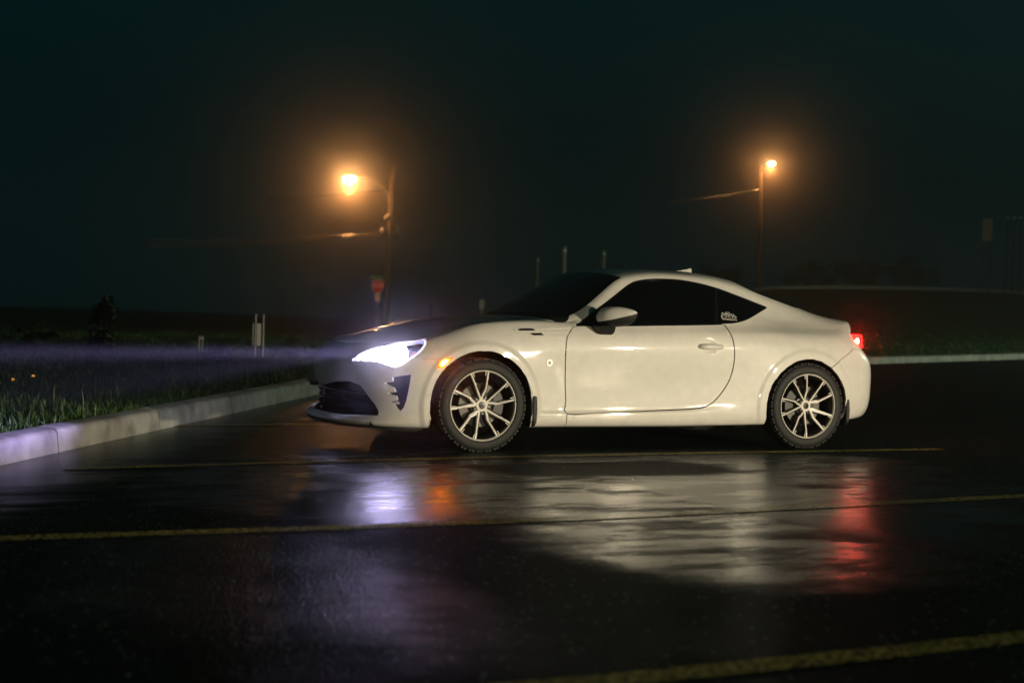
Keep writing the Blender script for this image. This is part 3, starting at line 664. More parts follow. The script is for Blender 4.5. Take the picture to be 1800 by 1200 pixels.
for i in range(15):
    x0 = -.064+.0090*i; wv = .0070 if i < 10 else .0046; y0, y1 = -.030, -.0195
    ribbon(bm, [(x0, y0), (x0, y1)], .0022)
    if i < 10: ribbon(bm, [(x0+wv*.7, y0), (x0+wv*.7, y1)], .0022)
    ribbon(bm, [(x0, y1-.001), (x0+wv, y1-.001)], .002)
    if i % 2: ribbon(bm, [(x0, y0+.001), (x0+wv, y0+.001)], .002)
    if i % 3: ribbon(bm, [(x0, (y0+y1)/2), (x0+wv, (y0+y1)/2)], .002)
link_bm('sticker_letters', bm, DEC, qg[0])

# ---- wheels
def polar(r, deg): return (r*math.cos(math.radians(deg)), r*math.sin(math.radians(deg)))
TYRE_R = .313
def build_wheel(parent, loc, spin, turn=0.0, flip=False):
    w = empty('wheel', loc, parent, (0, 0, math.pi if flip else 0))
    bm = bmesh.new()
    lathe(bm, [(.218, -.080), (.231, -.100), (.236, -.1065), (.252, -.1105), (.268, -.1115), (.284, -.1095), (.296, -.104), (.304, -.096), (.309, -.086), (.312, -.070), (.313, -.03), (.313, .03), (.312, .070), (.307, .094), (.290, .107), (.26, .110), (.23, .098), (.215, .08)], 96)
    ty = link_bm('tyre', bm, RUBBER, w, angle=50)
    bm = bmesh.new()
    for k in range(64):
        a = 2*math.pi*k/64+.02*(k % 2)
        R = Matrix.Rotation(-a, 3, 'Y')
        box(bm, R @ Vector((.3075, -.0865, 0)), (.011, .020, .0175), R)
        box(bm, R @ Vector((.3135, -.045, .006)), (.006, .050, .018), R); box(bm, R @ Vector((.3135, .03, 0)), (.006, .080, .020), R)
    tr = link_bm('tread_blocks', bm, RUBBER, ty); tr['kind'] = 'stuff'
    bm = bmesh.new(); lathe(bm, [(.2245, -.088), (.2285, -.1015), (.2325, -.1065), (.2370, -.1065), (.2375, -.098), (.233, -.09)], 96); link_bm('rim_lip', bm, ALU, w, angle=35)
    bm = bmesh.new(); lathe(bm, [(.2262, -.092), (.219, -.085), (.206, -.055), (.200, .06), (.218, .09)], 72); link_bm('rim_barrel', bm, RIMBLK, w, angle=40)
    def yv(r): return -.074-.028*min(r/.20, 1)**1.5
    def spoke_strip(bm, path, y_off, thick):
        prev = None
        for i, (p, hw) in enumerate(path):
            hw *= .86; p = np.array(p); a = np.array(path[max(i-1, 0)][0]); b = np.array(path[min(i+1, len(path)-1)][0]); t = b-a; t /= np.linalg.norm(t); nn = np.array((-t[1], t[0]))*hw
            y = yv(np.hypot(*p))+y_off
            l, r_ = p+nn, p-nn
            row = [bm.verts.new((l[0], y, l[1])), bm.verts.new((r_[0], y, r_[1])), bm.verts.new((r_[0], y+thick, r_[1])), bm.verts.new((l[0], y+thick, l[1]))]
            if prev:
                for k in range(4): bm.faces.new((prev[k], prev[(k+1) % 4], row[(k+1) % 4], row[k]))
            else: bm.faces.new(row)
            prev = row
        bm.faces.new(prev[::-1])
    for k in range(5):
        m = spin+72*k
        paths = ([(polar(.034, m+3), .0085), (polar(.052, m+7), .0072), (polar(.118, m+13.2), .0060), (polar(.18, m+15.0), .0052), (polar(.2335, m+15.7), .0058)],
                 [(polar(.034, m-3), .0085), (polar(.052, m-7.5), .0070), (polar(.080, m-14.5), .0075), (polar(.102, m-19.5), .0078), (polar(.118, m-19.3), .0064), (polar(.18, m-16.8), .0052), (polar(.2335, m-15.7), .0058)])
        for p in paths:
            bm = bmesh.new(); spoke_strip(bm, p, 0, .006); sp = link_bm('spoke_face', bm, ALU, w)
            bm = bmesh.new(); spoke_strip(bm, [(a, h*1.9+.001) for a, h in p[1:]], .0045, .034); link_bm('spoke', bm, RIMBLK, w)
        for s_, in ((1,), (-1,)):
            bm = bmesh.new(); spoke_strip(bm, [(polar(.2325, m+s_*(15.7-4.1)), .0030), (polar(.205, m+s_*(15.7-4.3)), .0022), (polar(.199, m+s_*(15.7-4.2)), .0012)], .001, .005); link_bm('spoke_tab', bm, ALU, w)
        c = polar(.0555, m+36); bm = bmesh.new()
        lathe(bm, [(.0001, -.012), (.0075, -.012), (.0095, -.007), (.0095, .02)], 6); link_bm('lug_nut', bm, CHROME, w, loc=(c[0], -.066, c[1]))
    bm = bmesh.new(); lathe(bm, [(.024, -.070), (.024, -.0775), (.028, -.079), (.040, -.0775), (.046, -.070), (.046, -.03)], 40); link_bm('hub_face', bm, ALU, w, angle=35)
    bm = bmesh.new(); lathe(bm, [(.046, -.060), (.075, -.055), (.080, -.03)], 40); link_bm('hub', bm, RIMBLK, w, angle=35)
    bm = bmesh.new(); lathe(bm, [(.0001, -.080), (.023, -.0785), (.0245, -.07)], 32); cap = link_bm('centre_cap', bm, RIMBLK, w, angle=40)
    bm = bmesh.new()
    for cx, cz, a, b in ((0, 0, .0165, .0115), (0, .0045, .0115, .0055), (0, 0, .0052, .0112)):
        tube(bm, [(cx+a*math.cos(t), -.0805, cz+b*math.sin(t)) for t in np.linspace(0, 2*math.pi, 25)], .0015, 5)
    link_bm('cap_emblem', bm, CHROME, cap, True)
    bm = bmesh.new(); lathe(bm, [(.07, -.030), (.148, -.030), (.148, -.006), (.07, -.006)], 56, closed=True); link_bm('brake_disc', bm, STEEL, w, angle=35)
    bm = bmesh.new(); lathe(bm, [(.0001, -.045), (.072, -.045), (.078, -.03)], 40); link_bm('disc_hat', bm, DULL, w, angle=35)
    bm = bmesh.new(); aa = np.linspace(-28, 28, 9); off = 5 if parent_front(loc) else 165
    A = []
    for d in aa:
        i_, o_ = polar(.098, d+off), polar(.165, d+off); A.append([bm.verts.new((i_[0], -.055, i_[1])), bm.verts.new((o_[0], -.052, o_[1])), bm.verts.new((o_[0], .03, o_[1])), bm.verts.new((i_[0], .03, i_[1]))])
    for p, q in zip(A, A[1:]):
        for k in range(4): bm.faces.new((p[k], p[(k+1) % 4], q[(k+1) % 4], q[k]))
    bm.faces.new(A[0]); bm.faces.new(A[-1][::-1]); link_bm('brake_caliper', bm, DULL, w, angle=35)
    bm = bmesh.new(); lathe(bm, [(.0001, .02), (.20, .02), (.20, .03)], 32); link_bm('dust_shield', bm, VOID, w)
    return w
def parent_front(loc): return loc[0] < 0
build_wheel(car, (-1.28, -.757, TYRE_R-.004), 97.8); build_wheel(car, (2.57-1.28, -.767, TYRE_R-.004), 109.9)
build_wheel(car, (-1.28, .757, TYRE_R-.004), 60, flip=True); build_wheel(car, (2.57-1.28, .767, TYRE_R-.004), 20, flip=True)
# ------------------------------------------------------------------ ground of the lot
def wet_asphalt(name, paint=None):
    m = bpy.data.materials.new(name); m.use_nodes = True; nt = m.node_tree; N = nt.nodes; L = nt.links; b = N['Principled BSDF']
    geo = N.new('ShaderNodeNewGeometry'); sep = N.new('ShaderNodeSeparateXYZ')
    def noise(scale, detail=4, vec=None, rough=.55):
        n = N.new('ShaderNodeTexNoise'); n.inputs['Scale'].default_value = scale; n.inputs['Detail'].default_value = detail; n.inputs['Roughness'].default_value = rough
        L.new(vec or geo.outputs['Position'], n.inputs['Vector']); return n
    def math_(op, a, c=0, cl=False):
        n = N.new('ShaderNodeMath'); n.operation = op; n.use_clamp = cl
        for i, x in enumerate((a, c)):
            if isinstance(x, (int, float)): n.inputs[i].default_value = x
            else: L.new(x, n.inputs[i])
        return n.outputs[0]
    def ramp(v, a, c, o0=0, o1=1):
        n = N.new('ShaderNodeMapRange'); n.interpolation_type = 'SMOOTHSTEP'; n.inputs['From Min'].default_value = a; n.inputs['From Max'].default_value = c
        n.inputs['To Min'].default_value = o0; n.inputs['To Max'].default_value = o1; L.new(v, n.inputs['Value']); return n.outputs[0]
    L.new(geo.outputs['Position'], sep.inputs[0]); X, Y = sep.outputs[0], sep.outputs[1]
    warp = noise(0.9, 5); wfac = math_('ADD', math_('MULTIPLY', math_('SUBTRACT', warp.outputs['Fac'], .5), 2.3), math_('MULTIPLY', math_('SUBTRACT', noise(7, 4).outputs['Fac'], .5), .5))
    strm = N.new('ShaderNodeMapping'); strm.inputs['Scale'].default_value = (.55, 2.6, 1); L.new(geo.outputs['Position'], strm.inputs[0])
    streak = noise(1.6, 5, strm.outputs[0], .62)
    def ell(cx, cy, rx, ry):
        dx = math_('DIVIDE', math_('SUBTRACT', X, cx), rx); dy = math_('DIVIDE', math_('SUBTRACT', Y, cy), ry)
        return math_('ADD', math_('POWER', math_('ABSOLUTE', dx), 2.6), math_('POWER', math_('ABSOLUTE', dy), 2.6))
    e = math_('MINIMUM', ell(.15, -2.35, 2.55, 1.72), math_('MINIMUM', ell(-.40, -4.4, .78, 1.25), ell(.85, -3.3, .85, 1.25)))
    e = math_('ADD', e, wfac)
    e = math_('ADD', e, math_('MULTIPLY', math_('SUBTRACT', streak.outputs['Fac'], .5), 1.6))
    e = math_('ADD', e, math_('MULTIPLY', math_('SUBTRACT', noise(26, 4).outputs['Fac'], .5), .55))
    pud = ramp(e, .35, 1.45, 1, 0)
    patch = noise(1.0, 6, None, .65); pm_ = N.new('ShaderNodeMapping'); pm_.inputs['Scale'].default_value = (1.5, 3.8, 1); pm_.inputs['Location'].default_value = (3.1, 1.7, 0); L.new(geo.outputs['Position'], pm_.inputs[0]); L.new(pm_.outputs[0], patch.inputs['Vector'])
    pud = math_('MULTIPLY', pud, ramp(patch.outputs['Fac'], .34, .56, .34, 1))
    for cx, cy_, rx, ry, top in ((.62, -3.3, .62, 1.9, .85), (-1.45, -2.75, .60, 1.25, .75)):        # two spots wetted further so the lamp streaks show stronger
        pud = math_('MAXIMUM', pud, ramp(math_('ADD', ell(cx, cy_, rx, ry), math_('MULTIPLY', wfac, .5)), .3, 1.2, top, 0))
    # damp film elsewhere: along the kerb, ahead of the nose and in the near left
    kd = math_('SUBTRACT', math_('MULTIPLY', math_('SUBTRACT', X, 2.29), .873), math_('MULTIPLY', math_('SUBTRACT', Y, 8.33), .487))
    gut = ramp(math_('ADD', kd, math_('MULTIPLY', math_('SUBTRACT', streak.outputs['Fac'], .5), 1.3)), .45, 1.0, 1, 0)
    dmp = ramp(math_('ADD', math_('MINIMUM', ell(-1.25, .3, 1.2, 1.7), math_('ADD', math_('MULTIPLY', ell(-2.5, -4.9, .62, 1.25), .7), .45)), math_('MULTIPLY', wfac, 1.3)), .3, 1.6, 1, 0)
    # a drier island inside the puddle and a general patchiness of the film of water
    isl = math_('MULTIPLY', ramp(math_('ADD', ell(.42, -1.95, .85, .42), wfac), .4, 1.3, 1, 0), .75)
    pud = math_('MULTIPLY', pud, math_('SUBTRACT', 1, isl))
    film = ramp(noise(.35, 5).outputs['Fac'], .38, .66)
    rough_wet = math_('ADD', .44, math_('MULTIPLY', film, .14))
    mr = N.new('ShaderNodeMix'); mr.data_type = 'FLOAT'; L.new(pud, mr.inputs[0]); L.new(rough_wet, mr.inputs[2]); mr.inputs[3].default_value = .22
    m3 = N.new('ShaderNodeMix'); m3.data_type = 'FLOAT'; L.new(dmp, m3.inputs[0]); L.new(mr.outputs[0], m3.inputs[2]); m3.inputs[3].default_value = .30
    m3b = N.new('ShaderNodeMix'); m3b.data_type = 'FLOAT'; L.new(math_('MULTIPLY', gut, .9), m3b.inputs[0]); L.new(math_('MINIMUM', mr.outputs[0], m3.outputs[0]), m3b.inputs[2]); m3b.inputs[3].default_value = .24
    L.new(m3b.outputs[0], b.inputs['Roughness'])
    agg = N.new('ShaderNodeTexVoronoi'); agg.inputs['Scale'].default_value = 88; L.new(geo.outputs['Position'], agg.inputs['Vector'])
    fine = noise(150, 3); med = noise(17, 4)
    h = math_('ADD', math_('MULTIPLY', agg.outputs['Distance'], .9), math_('ADD', math_('MULTIPLY', fine.outputs['Fac'], .35), math_('MULTIPLY', med.outputs['Fac'], .35)))
    bp = N.new('ShaderNodeBump'); bp.inputs['Distance'].default_value = .005; L.new(h, bp.inputs['Height'])
    L.new(ramp(math_('MAXIMUM', pud, math_('MULTIPLY', gut, .8)), 0, 1, 1.0, .10), bp.inputs['Strength'])
    rm = N.new('ShaderNodeMapping'); rm.inputs['Scale'].default_value = (4.5, 13, 1); rm.inputs['Rotation'].default_value = (0, 0, .35); L.new(geo.outputs['Position'], rm.inputs[0])
    rip = noise(1.0, 4, rm.outputs[0], .6); b2 = N.new('ShaderNodeBump'); b2.inputs['Distance'].default_value = .006; b2.inputs['Strength'].default_value = .33
    L.new(rip.outputs['Fac'], b2.inputs['Height']); L.new(bp.outputs[0], b2.inputs['Normal']); L.new(b2.outputs[0], b.inputs['Normal'])
    col = N.new('ShaderNodeMixRGB'); L.new(ramp(agg.outputs['Distance'], .1, .7), col.inputs[0]); col.inputs[1].default_value = (.020, .040, .042, 1); col.inputs[2].default_value = (.007, .015, .016, 1)
    c2 = N.new('ShaderNodeMixRGB'); c2.blend_type = 'MULTIPLY'; c2.inputs[0].default_value = .6; L.new(col.outputs[0], c2.inputs[1]); L.new(noise(1.3, 6).outputs['Color'], c2.inputs[2])
    spk = N.new('ShaderNodeTexVoronoi'); spk.inputs['Scale'].default_value = 46; L.new(geo.outputs['Position'], spk.inputs['Vector']); ss_ = N.new('ShaderNodeSeparateColor'); L.new(spk.outputs['Color'], ss_.inputs[0])
    sparkle = math_('MULTIPLY', math_('GREATER_THAN', ss_.outputs[0], .93), ramp(spk.outputs['Distance'], .25, .45, 1, 0))     # pale flecks coloured in for the sparkle of wet stones
    c3 = N.new('ShaderNodeMixRGB'); L.new(math_('MULTIPLY', sparkle, math_('SUBTRACT', 1, pud)), c3.inputs[0]); L.new(c2.outputs[0], c3.inputs[1]); c3.inputs[2].default_value = (.15, .17, .17, 1)
    outc = c3.outputs[0]
    if paint:
        pm = N.new('ShaderNodeMixRGB'); wear = math_('MULTIPLY', ramp(noise(45, 5).outputs['Fac'], .36, .62), ramp(noise(2.2, 3).outputs['Fac'], .25, .50, .45, 1))
        L.new(wear, pm.inputs[0]); L.new(outc, pm.inputs[1]); pm.inputs[2].default_value = (*paint, 1); outc = pm.outputs[0]
    L.new(outc, b.inputs['Base Color']); L.new(math_('ADD', .13, math_('MULTIPLY', math_('MAXIMUM', math_('MAXIMUM', pud, gut), math_('MULTIPLY', dmp, .45)), .37)), b.inputs['Specular IOR Level'])
    # bare coarse asphalt shades its own glancing reflections: mostly diffuse where there is no film of water
    df = N.new('ShaderNodeBsdfDiffuse'); L.new(outc, df.inputs['Color']); L.new(bp.outputs[0], df.inputs['Normal']); mxs = N.new('ShaderNodeMixShader')
    wet = math_('ADD', math_('MULTIPLY', math_('MAXIMUM', math_('MAXIMUM', pud, math_('MULTIPLY', gut, .9)), math_('MULTIPLY', dmp, .48)), .82), .18)
    L.new(wet, mxs.inputs[0]); L.new(df.outputs[0], mxs.inputs[1]); L.new(b.outputs[0], mxs.inputs[2]); L.new(mxs.outputs[0], N['Material Output'].inputs['Surface'])
    return m
ASPH = wet_asphalt('wet_asphalt'); LINE = wet_asphalt('faded_yellow_line_paint', (.42, .345, .085))
K = np.array((2.29, 8.33)); dA = np.array((.487, .873)); dA /= np.linalg.norm(dA); dB = np.array((.857, .514)); dB /= np.linalg.norm(dB)
path = []                                              # kerb line: straight, rounded corner, straight
for t in np.arange(-66, -2.99, 1.0): path.append(K+dA*t)
for k in range(1, 9):
    t = k/9; path.append((1-t)**2*(K-dA*3)+2*t*(1-t)*K+t*t*(K+dB*3))
for t in np.arange(3, 120.1, 1.5): path.append(K+dB*t)
path = np.array(path); tg = np.gradient(path, axis=0); tg /= np.linalg.norm(tg, axis=1, keepdims=True); nrmK = np.stack([-tg[:, 1], tg[:, 0]], 1)
lot = [(p[0], p[1], 0) for p in path]+[(110, -70, 0), (-60, -70, 0)]
bm = bmesh.new(); bm.faces.new([bm.verts.new(p) for p in lot]); bmesh.ops.triangulate(bm, faces=bm.faces)
tag(link_bm('parking_lot', bm, ASPH), kind='structure')
def strip(name, pts, w, z, m, parent=None):
    P = [Vector((p[0], p[1], 0)) for p in pts]; V = []; Fc = []
    for i, p in enumerate(P):
        t = (P[min(i+1, len(P)-1)]-P[max(i-1, 0)]).normalized(); nn = Vector((-t.y, t.x, 0))*w/2
        V += [(p.x+nn.x, p.y+nn.y, z), (p.x-nn.x, p.y-nn.y, z)]
    for i in range(len(P)-1): Fc.append((2*i, 2*i+1, 2*i+3, 2*i+2))
    return link_mesh(name, V, Fc, m, parent)
for pts in ([(-2.75, -1.51), (-2.479, -1.478), (-1.4, -1.352), (-.3, -1.24), (.924, -1.159), (2.3, -1.12), (3.62, -1.09)],
            [(-3.7, -3.90), (-2.669, -3.891), (-1.9, -3.90), (-1.072, -3.875), (-.476, -3.835), (.724, -3.722), (2.149, -3.575), (3.9, -3.42)],
            [(-3.3, -6.6), (-2.055, -6.563), (-1.25, -6.52), (-.476, -6.453), (1.2, -6.30)],
            [(-1.75, 1.30), (-.6, 1.36), (1.0, 1.40), (3.6, 1.44)], [(.1, 4.0), (3.7, 4.05)], [(9.2, 1.3), (14.5, 1.5)], [(9.4, 4.0), (14.5, 4.1)], [(9.0, -1.2), (14.0, -1.05)]):
    tag(strip('painted_line', smooth_poly(pts, 4, False), .12, .004, LINE), kind='structure')

# ------------------------------------------------------------------ kerb: cast segments with joints
CONC = mat('damp_concrete', (.36, .35, .325), .55, bump=(60, .45, .005), var=(5, .5), spec=.4)
kerb = empty('kerb', (0, 0, 0)); kerb['kind'] = 'structure'
prof = [(0.0, -.04), (.018, .118), (.030, .138), (.048, .147), (.165, .152), (.175, .13), (.175, -.04)]
cum = np.r_[0, np.cumsum(np.linalg.norm(np.diff(path, axis=0), axis=1))]
def along(s): return np.array((np.interp(s, cum, path[:, 0]), np.interp(s, cum, path[:, 1]))), np.array((np.interp(s, cum, nrmK[:, 0]), np.interp(s, cum, nrmK[:, 1])))
seg = 1.8; s = 45.0
while s+seg < cum[-1]-1:
    L_ = seg if s < 80 else 3.6; s1 = min(s+L_, cum[-1]); V, Fc = [], []; n = 7; nv = len(prof)
    for k in range(n):
        p, q = along(s+.006+(s1-s-.012)*k/(n-1))
        for o_, z in prof: V.append((p[0]+q[0]*o_, p[1]+q[1]*o_, z+.004*math.sin(s*3.1)))
    for k in range(n-1):
        for j in range(nv-1): Fc.append((k*nv+j, (k+1)*nv+j, (k+1)*nv+j+1, k*nv+j+1))
    Fc.append(tuple(range(nv))); Fc.append(tuple(range((n-1)*nv, n*nv))[::-1])
    o = link_mesh('kerb_segment', V, Fc, CONC, kerb, True); o.data.set_sharp_from_angle(angle=math.radians(60)); s = s1

# ------------------------------------------------------------------ grass land behind the kerb
def terrain(x, y):
    P = np.stack([np.asarray(x, float)-CAM[0], np.asarray(y, float)-CAM[1]], -1); d = P@FW[:2]; q = (P@RT[:2])/np.maximum(d, 1)
    zt = np.interp(q, [-.6, -.30, -.12, -.02, .06, .17, .35, .6], [-.5, -.6, -.7, -.1, 1.1, 2.5, 3.6, 4.2])
    Q = np.stack([np.asarray(x, float), np.asarray(y, float)], -1).reshape(-1, 2); sd = np.empty(len(Q))
    for i in range(0, len(Q), 20000): sd[i:i+20000] = np.sqrt(((Q[i:i+20000, None]-path[None, ::2])**2).sum(-1).min(1))
    sd = sd.reshape(np.shape(np.asarray(x, float))); w = sstep(16, 88, d)*sstep(.5, 26, sd)
    return .125 + zt*w + .02*np.sin(x*1.7+y*.6)*sstep(9, 14, d) + .05*np.sin(x*.31-y*.47)*sstep(12, 25, d)
SOIL = mat('grass_ground', (.020, .055, .020), .9, bump=(30, .8, .04), var=(1.2, .5), spec=.1)
so = np.r_[.12, .3, .6, 1.0, 1.6, 2.4, 3.4, 4.6, 6, 8, np.geomspace(10, 170, 34)]
V = []; ni = len(path)
for i in range(ni):
    for o_ in so:
        p = path[i]+nrmK[i]*o_; V.append((p[0], p[1], float(terrain(p[0], p[1]))))
Fc = [(i*len(so)+j, (i+1)*len(so)+j, (i+1)*len(so)+j+1, i*len(so)+j+1) for i in range(ni-1) for j in range(len(so)-1)]
tag(link_mesh('grass_ground', V, Fc, SOIL, smooth=True), kind='structure')
# blades
def blades(name, n, smin, smax, t0, t1, hmin, hmax, wid, m, pw=1.7, lean=.5, clump=0):
    t = rng.uniform(t0, t1, n); s_ = smin+(smax-smin)*rng.random(n)**pw
    if clump:
        c = rng.random(n) < .5; ct, cs = rng.uniform(t0, t1, clump), smin+(smax-smin)*rng.random(clump)**pw; k = rng.integers(0, clump, n)
        t[c] = ct[k[c]]+rng.normal(0, .06, c.sum()); s_[c] = np.maximum(smin, cs[k[c]]+rng.normal(0, .06, c.sum()))
    px = np.interp(t, cum, path[:, 0])+np.interp(t, cum, nrmK[:, 0])*s_; py = np.interp(t, cum, path[:, 1])+np.interp(t, cum, nrmK[:, 1])*s_
    pz = terrain(px, py)-.01; a = rng.uniform(0, 2*np.pi, n); h = rng.uniform(hmin, hmax, n)*(.6+.8*rng.random(n)**2); ln_ = lean*rng.random(n)*h
    wv = wid*(.6+.8*rng.random(n)); dx, dy = np.cos(a), np.sin(a); lx, ly = np.cos(a+1.3+rng.random(n)), np.sin(a+1.3+rng.random(n))
    base = np.stack([px, py, pz], 1); sd = np.stack([dx*wv, dy*wv, 0*wv], 1)
    mid = base+np.stack([lx*ln_*.35, ly*ln_*.35, h*.6], 1); tip = base+np.stack([lx*ln_, ly*ln_, h*(1-.25*rng.random(n))], 1)
    Vb = np.stack([base-sd, base+sd, mid-sd*.7, mid+sd*.7, tip], 1).reshape(-1, 3); i0 = np.arange(n)[:, None]*5
    tri = np.concatenate([i0+np.array([[0, 1, 3]]), i0+np.array([[0, 3, 2]]), i0+np.array([[2, 3, 4]])], 1).reshape(-1, 3)
    me = bpy.data.meshes.new(name); me.vertices.add(len(Vb)); me.vertices.foreach_set('co', Vb.astype(np.float32).ravel())
    me.loops.add(tri.size); me.loops.foreach_set('vertex_index', tri.astype(np.int32).ravel()); me.polygons.add(len(tri))
    me.polygons.foreach_set('loop_start', np.arange(0, tri.size, 3, dtype=np.int32)); me.update(calc_edges=True); me.validate()
    me.materials.append(m); o = bpy.data.objects.new(name, me); C.objects.link(o); o['kind'] = 'stuff'; return o
def grass_mat(name, c1, c2):
    m = mat(name, c1, .55, spec=.35); N = m.node_tree.nodes; L = m.node_tree.links; b = N['Principled BSDF']
    g = N.new('ShaderNodeNewGeometry'); cr = N.new('ShaderNodeMixRGB'); cr.inputs[1].default_value = (*c1, 1); cr.inputs[2].default_value = (*c2, 1)
    L.new(g.outputs['Random Per Island'], cr.inputs[0]); L.new(cr.outputs[0], b.inputs['Base Color']); return m
GR = grass_mat('grass_blades', (.055, .14, .035), (.11, .19, .06)); GW_ = grass_mat('weed_stalks', (.09, .17, .05), (.20, .22, .10))
tA = cum[np.argmin(np.linalg.norm(path-np.array((-3.07, -1.28)), axis=1))]
blades('grass', 60000, .16, 7.5, tA-5, tA+13, .03, .10, .0035, GR, 1.8, .9)
blades('grass', 30000, 4, 28, tA-6, tA+22, .05, .15, .007, GR, 1.2, .8, 500)
blades('weeds', 1500, .2, 9, tA-5, tA+12, .10, .24, .004, GW_, 1.5, .6, 120)
blades('grass', 14000, .16, 30, tA+22, tA+75, .03, .10, .010, GR, 1.6, .9)

# ------------------------------------------------------------------ trees and shrubs
LEAF = grass_mat('dark_leaves', (.030, .050, .018), (.075, .085, .030)); BARK = mat('bark', (.06, .05, .04), .9, bump=(20, .6, .02))
def leaves(name, cen, rad, n, size, parent, m=LEAF, lobes=14):
    cen = np.array(cen); rad = np.array(rad); lc = rng.normal(0, .5, (lobes, 3)); lc /= np.maximum(np.linalg.norm(lc, axis=1, keepdims=True), .7)
    k = rng.integers(0, lobes, n); d = rng.normal(0, 1, (n, 3)); d /= np.linalg.norm(d, axis=1, keepdims=True); p = lc[k]*.72+d*(.42*rng.random((n, 1))**.4)*rng.uniform(.6, 1, (lobes, 1))[k]
    p = p*rad+cen; u_ = rng.normal(0, 1, (n, 3)); u_ /= np.linalg.norm(u_, axis=1, keepdims=True); w_ = np.cross(u_, rng.normal(0, 1, (n, 3))); w_ /= np.linalg.norm(w_, axis=1, keepdims=True)
    s_ = size*(.6+.8*rng.random((n, 1))); Vb = np.stack([p-u_*s_, p+w_*s_*.45, p+u_*s_, p-w_*s_*.45], 1).reshape(-1, 3)
    return link_mesh(name, Vb, [(4*i, 4*i+1, 4*i+2, 4*i+3) for i in range(n)], m, parent)
def tree(px, d, h, w_, label, n=1500, kind='broadleaf_tree', group=None):
    p = at_depth(px, 560, d); z = float(terrain(p[0], p[1])); t = empty(kind, (p[0], p[1], z-.05)); tag(t, label, 'tree', group)
    bm = bmesh.new(); r_ = h*.02+.05; tube(bm, [(0, 0, 0), (.1, .05, h*.3), (.0, .1, h*.55), (.15, 0, h*.85)], [r_, r_*.8, r_*.55, r_*.2], 8)
    for k in range(6):
        a = k*2.4; z0 = h*(.3+.08*k); tube(bm, [(.05, .05, z0), (math.cos(a)*w_*.3, math.sin(a)*w_*.3, z0+h*.14), (math.cos(a)*w_*.42, math.sin(a)*w_*.42, z0+h*.26)], [r_*.4, r_*.25, r_*.1], 5)
    link_bm('trunk', bm, BARK, t, True); leaves('crown', (0, 0, h*.62), (w_*.5, w_*.5, h*.42), n, h*.022+.05, t)
    return t
TG = 'dark trees behind the hillside road'
for px, d, h, w_, lb in ((1262, 150, 4.6, 5, 'low dark tree under the lit cable of the right lamp'), (1424, 146, 4.2, 6, 'low dark tree to the right of the far street lamp'), (1505, 156, 5.2, 6, 'dark tree above the end of the lit road edge'), (1610, 150, 4.4, 7, 'wide dark tree on the slope above the tail light'), (1080, 140, 4.4, 6, 'dark tree behind the fainter grey post')):
    tree(px, d, h, w_, lb, group=TG)
def shrub(px, py, d, h, w_, label, n=600):
    p = at_depth(px, py, d); z = float(terrain(p[0], p[1])); t = empty('shrub', (p[0], p[1], z)); tag(t, label, 'shrub', 'shrubs on the grass')
    bm = bmesh.new()
    for k in range(5): a = k*1.3; tube(bm, [(0, 0, 0), (math.cos(a)*w_*.15, math.sin(a)*w_*.15, h*.5), (math.cos(a)*w_*.3, math.sin(a)*w_*.3, h*.85)], [.012, .008, .003], 5)
    link_bm('stems', bm, BARK, t, True); leaves('foliage', (0, 0, h*.55), (w_*.5, w_*.5, h*.5), n, .035, t, grass_mat('shrub_leaves', (.05, .07, .03), (.10, .11, .05)), 9)
shrub(180, 640, 21, .85, .55, 'slim upright shrub crossed by the headlight beam', 900); shrub(165, 650, 17, .45, .55, 'low bush in front of the slim shrub'); shrub(385, 655, 19, .35, .5, 'small bush left of the white sign panel', 400); shrub(60, 650, 24, .5, .8, 'wide low bush at the left edge of the grass', 500)

# ------------------------------------------------------------------ hillside road with its pale edge
rp = [(1210, 521), (1290, 513), (1340, 507.5), (1400, 501.5), (1470, 497), (1560, 491), (1680, 485), (1800, 480)]
rd = [94.6, 94.8, 95, 96, 98, 101, 105, 110]
V, V2 = [], []
for (a, b), d in zip(rp, rd):
    p = at_depth(a, b, d); z = float(terrain(p[0], p[1])); nn = np.array((FW[0], FW[1]))/np.hypot(FW[0], FW[1])
    for o_ in (-1.2, 7.0): q = p[:2]+nn*o_; V.append((q[0], q[1], float(terrain(q[0], q[1]))+.06))
    for o_ in (-1.6, -1.2): q = p[:2]+nn*o_; V2.append((q[0], q[1], float(terrain(q[0], q[1]))+.24))
Fc = [(2*i, 2*i+1, 2*i+3, 2*i+2) for i in range(len(rp)-1)]
tag(link_mesh('hillside_road', V, Fc, mat('worn_asphalt', (.11, .10, .09), .6, var=(.8, .3))), kind='structure')
bm = bmesh.new(); vs_ = [bm.verts.new(v) for v in V2]; lo_ = [bm.verts.new((v[0], v[1], v[2]-.5)) for v in V2]
for i in range(len(rp)-1):
    bm.faces.new((vs_[2*i], vs_[2*i+1], vs_[2*i+3], vs_[2*i+2])); bm.faces.new((vs_[2*i], vs_[2*i+2], lo_[2*i+2], lo_[2*i])); bm.faces.new((vs_[2*i+1], vs_[2*i+3], lo_[2*i+3], lo_[2*i+1]))
tag(link_bm('road_edge', bm, mat('pale_road_edge', (.68, .64, .56), .7, var=(2, .2))), kind='structure')

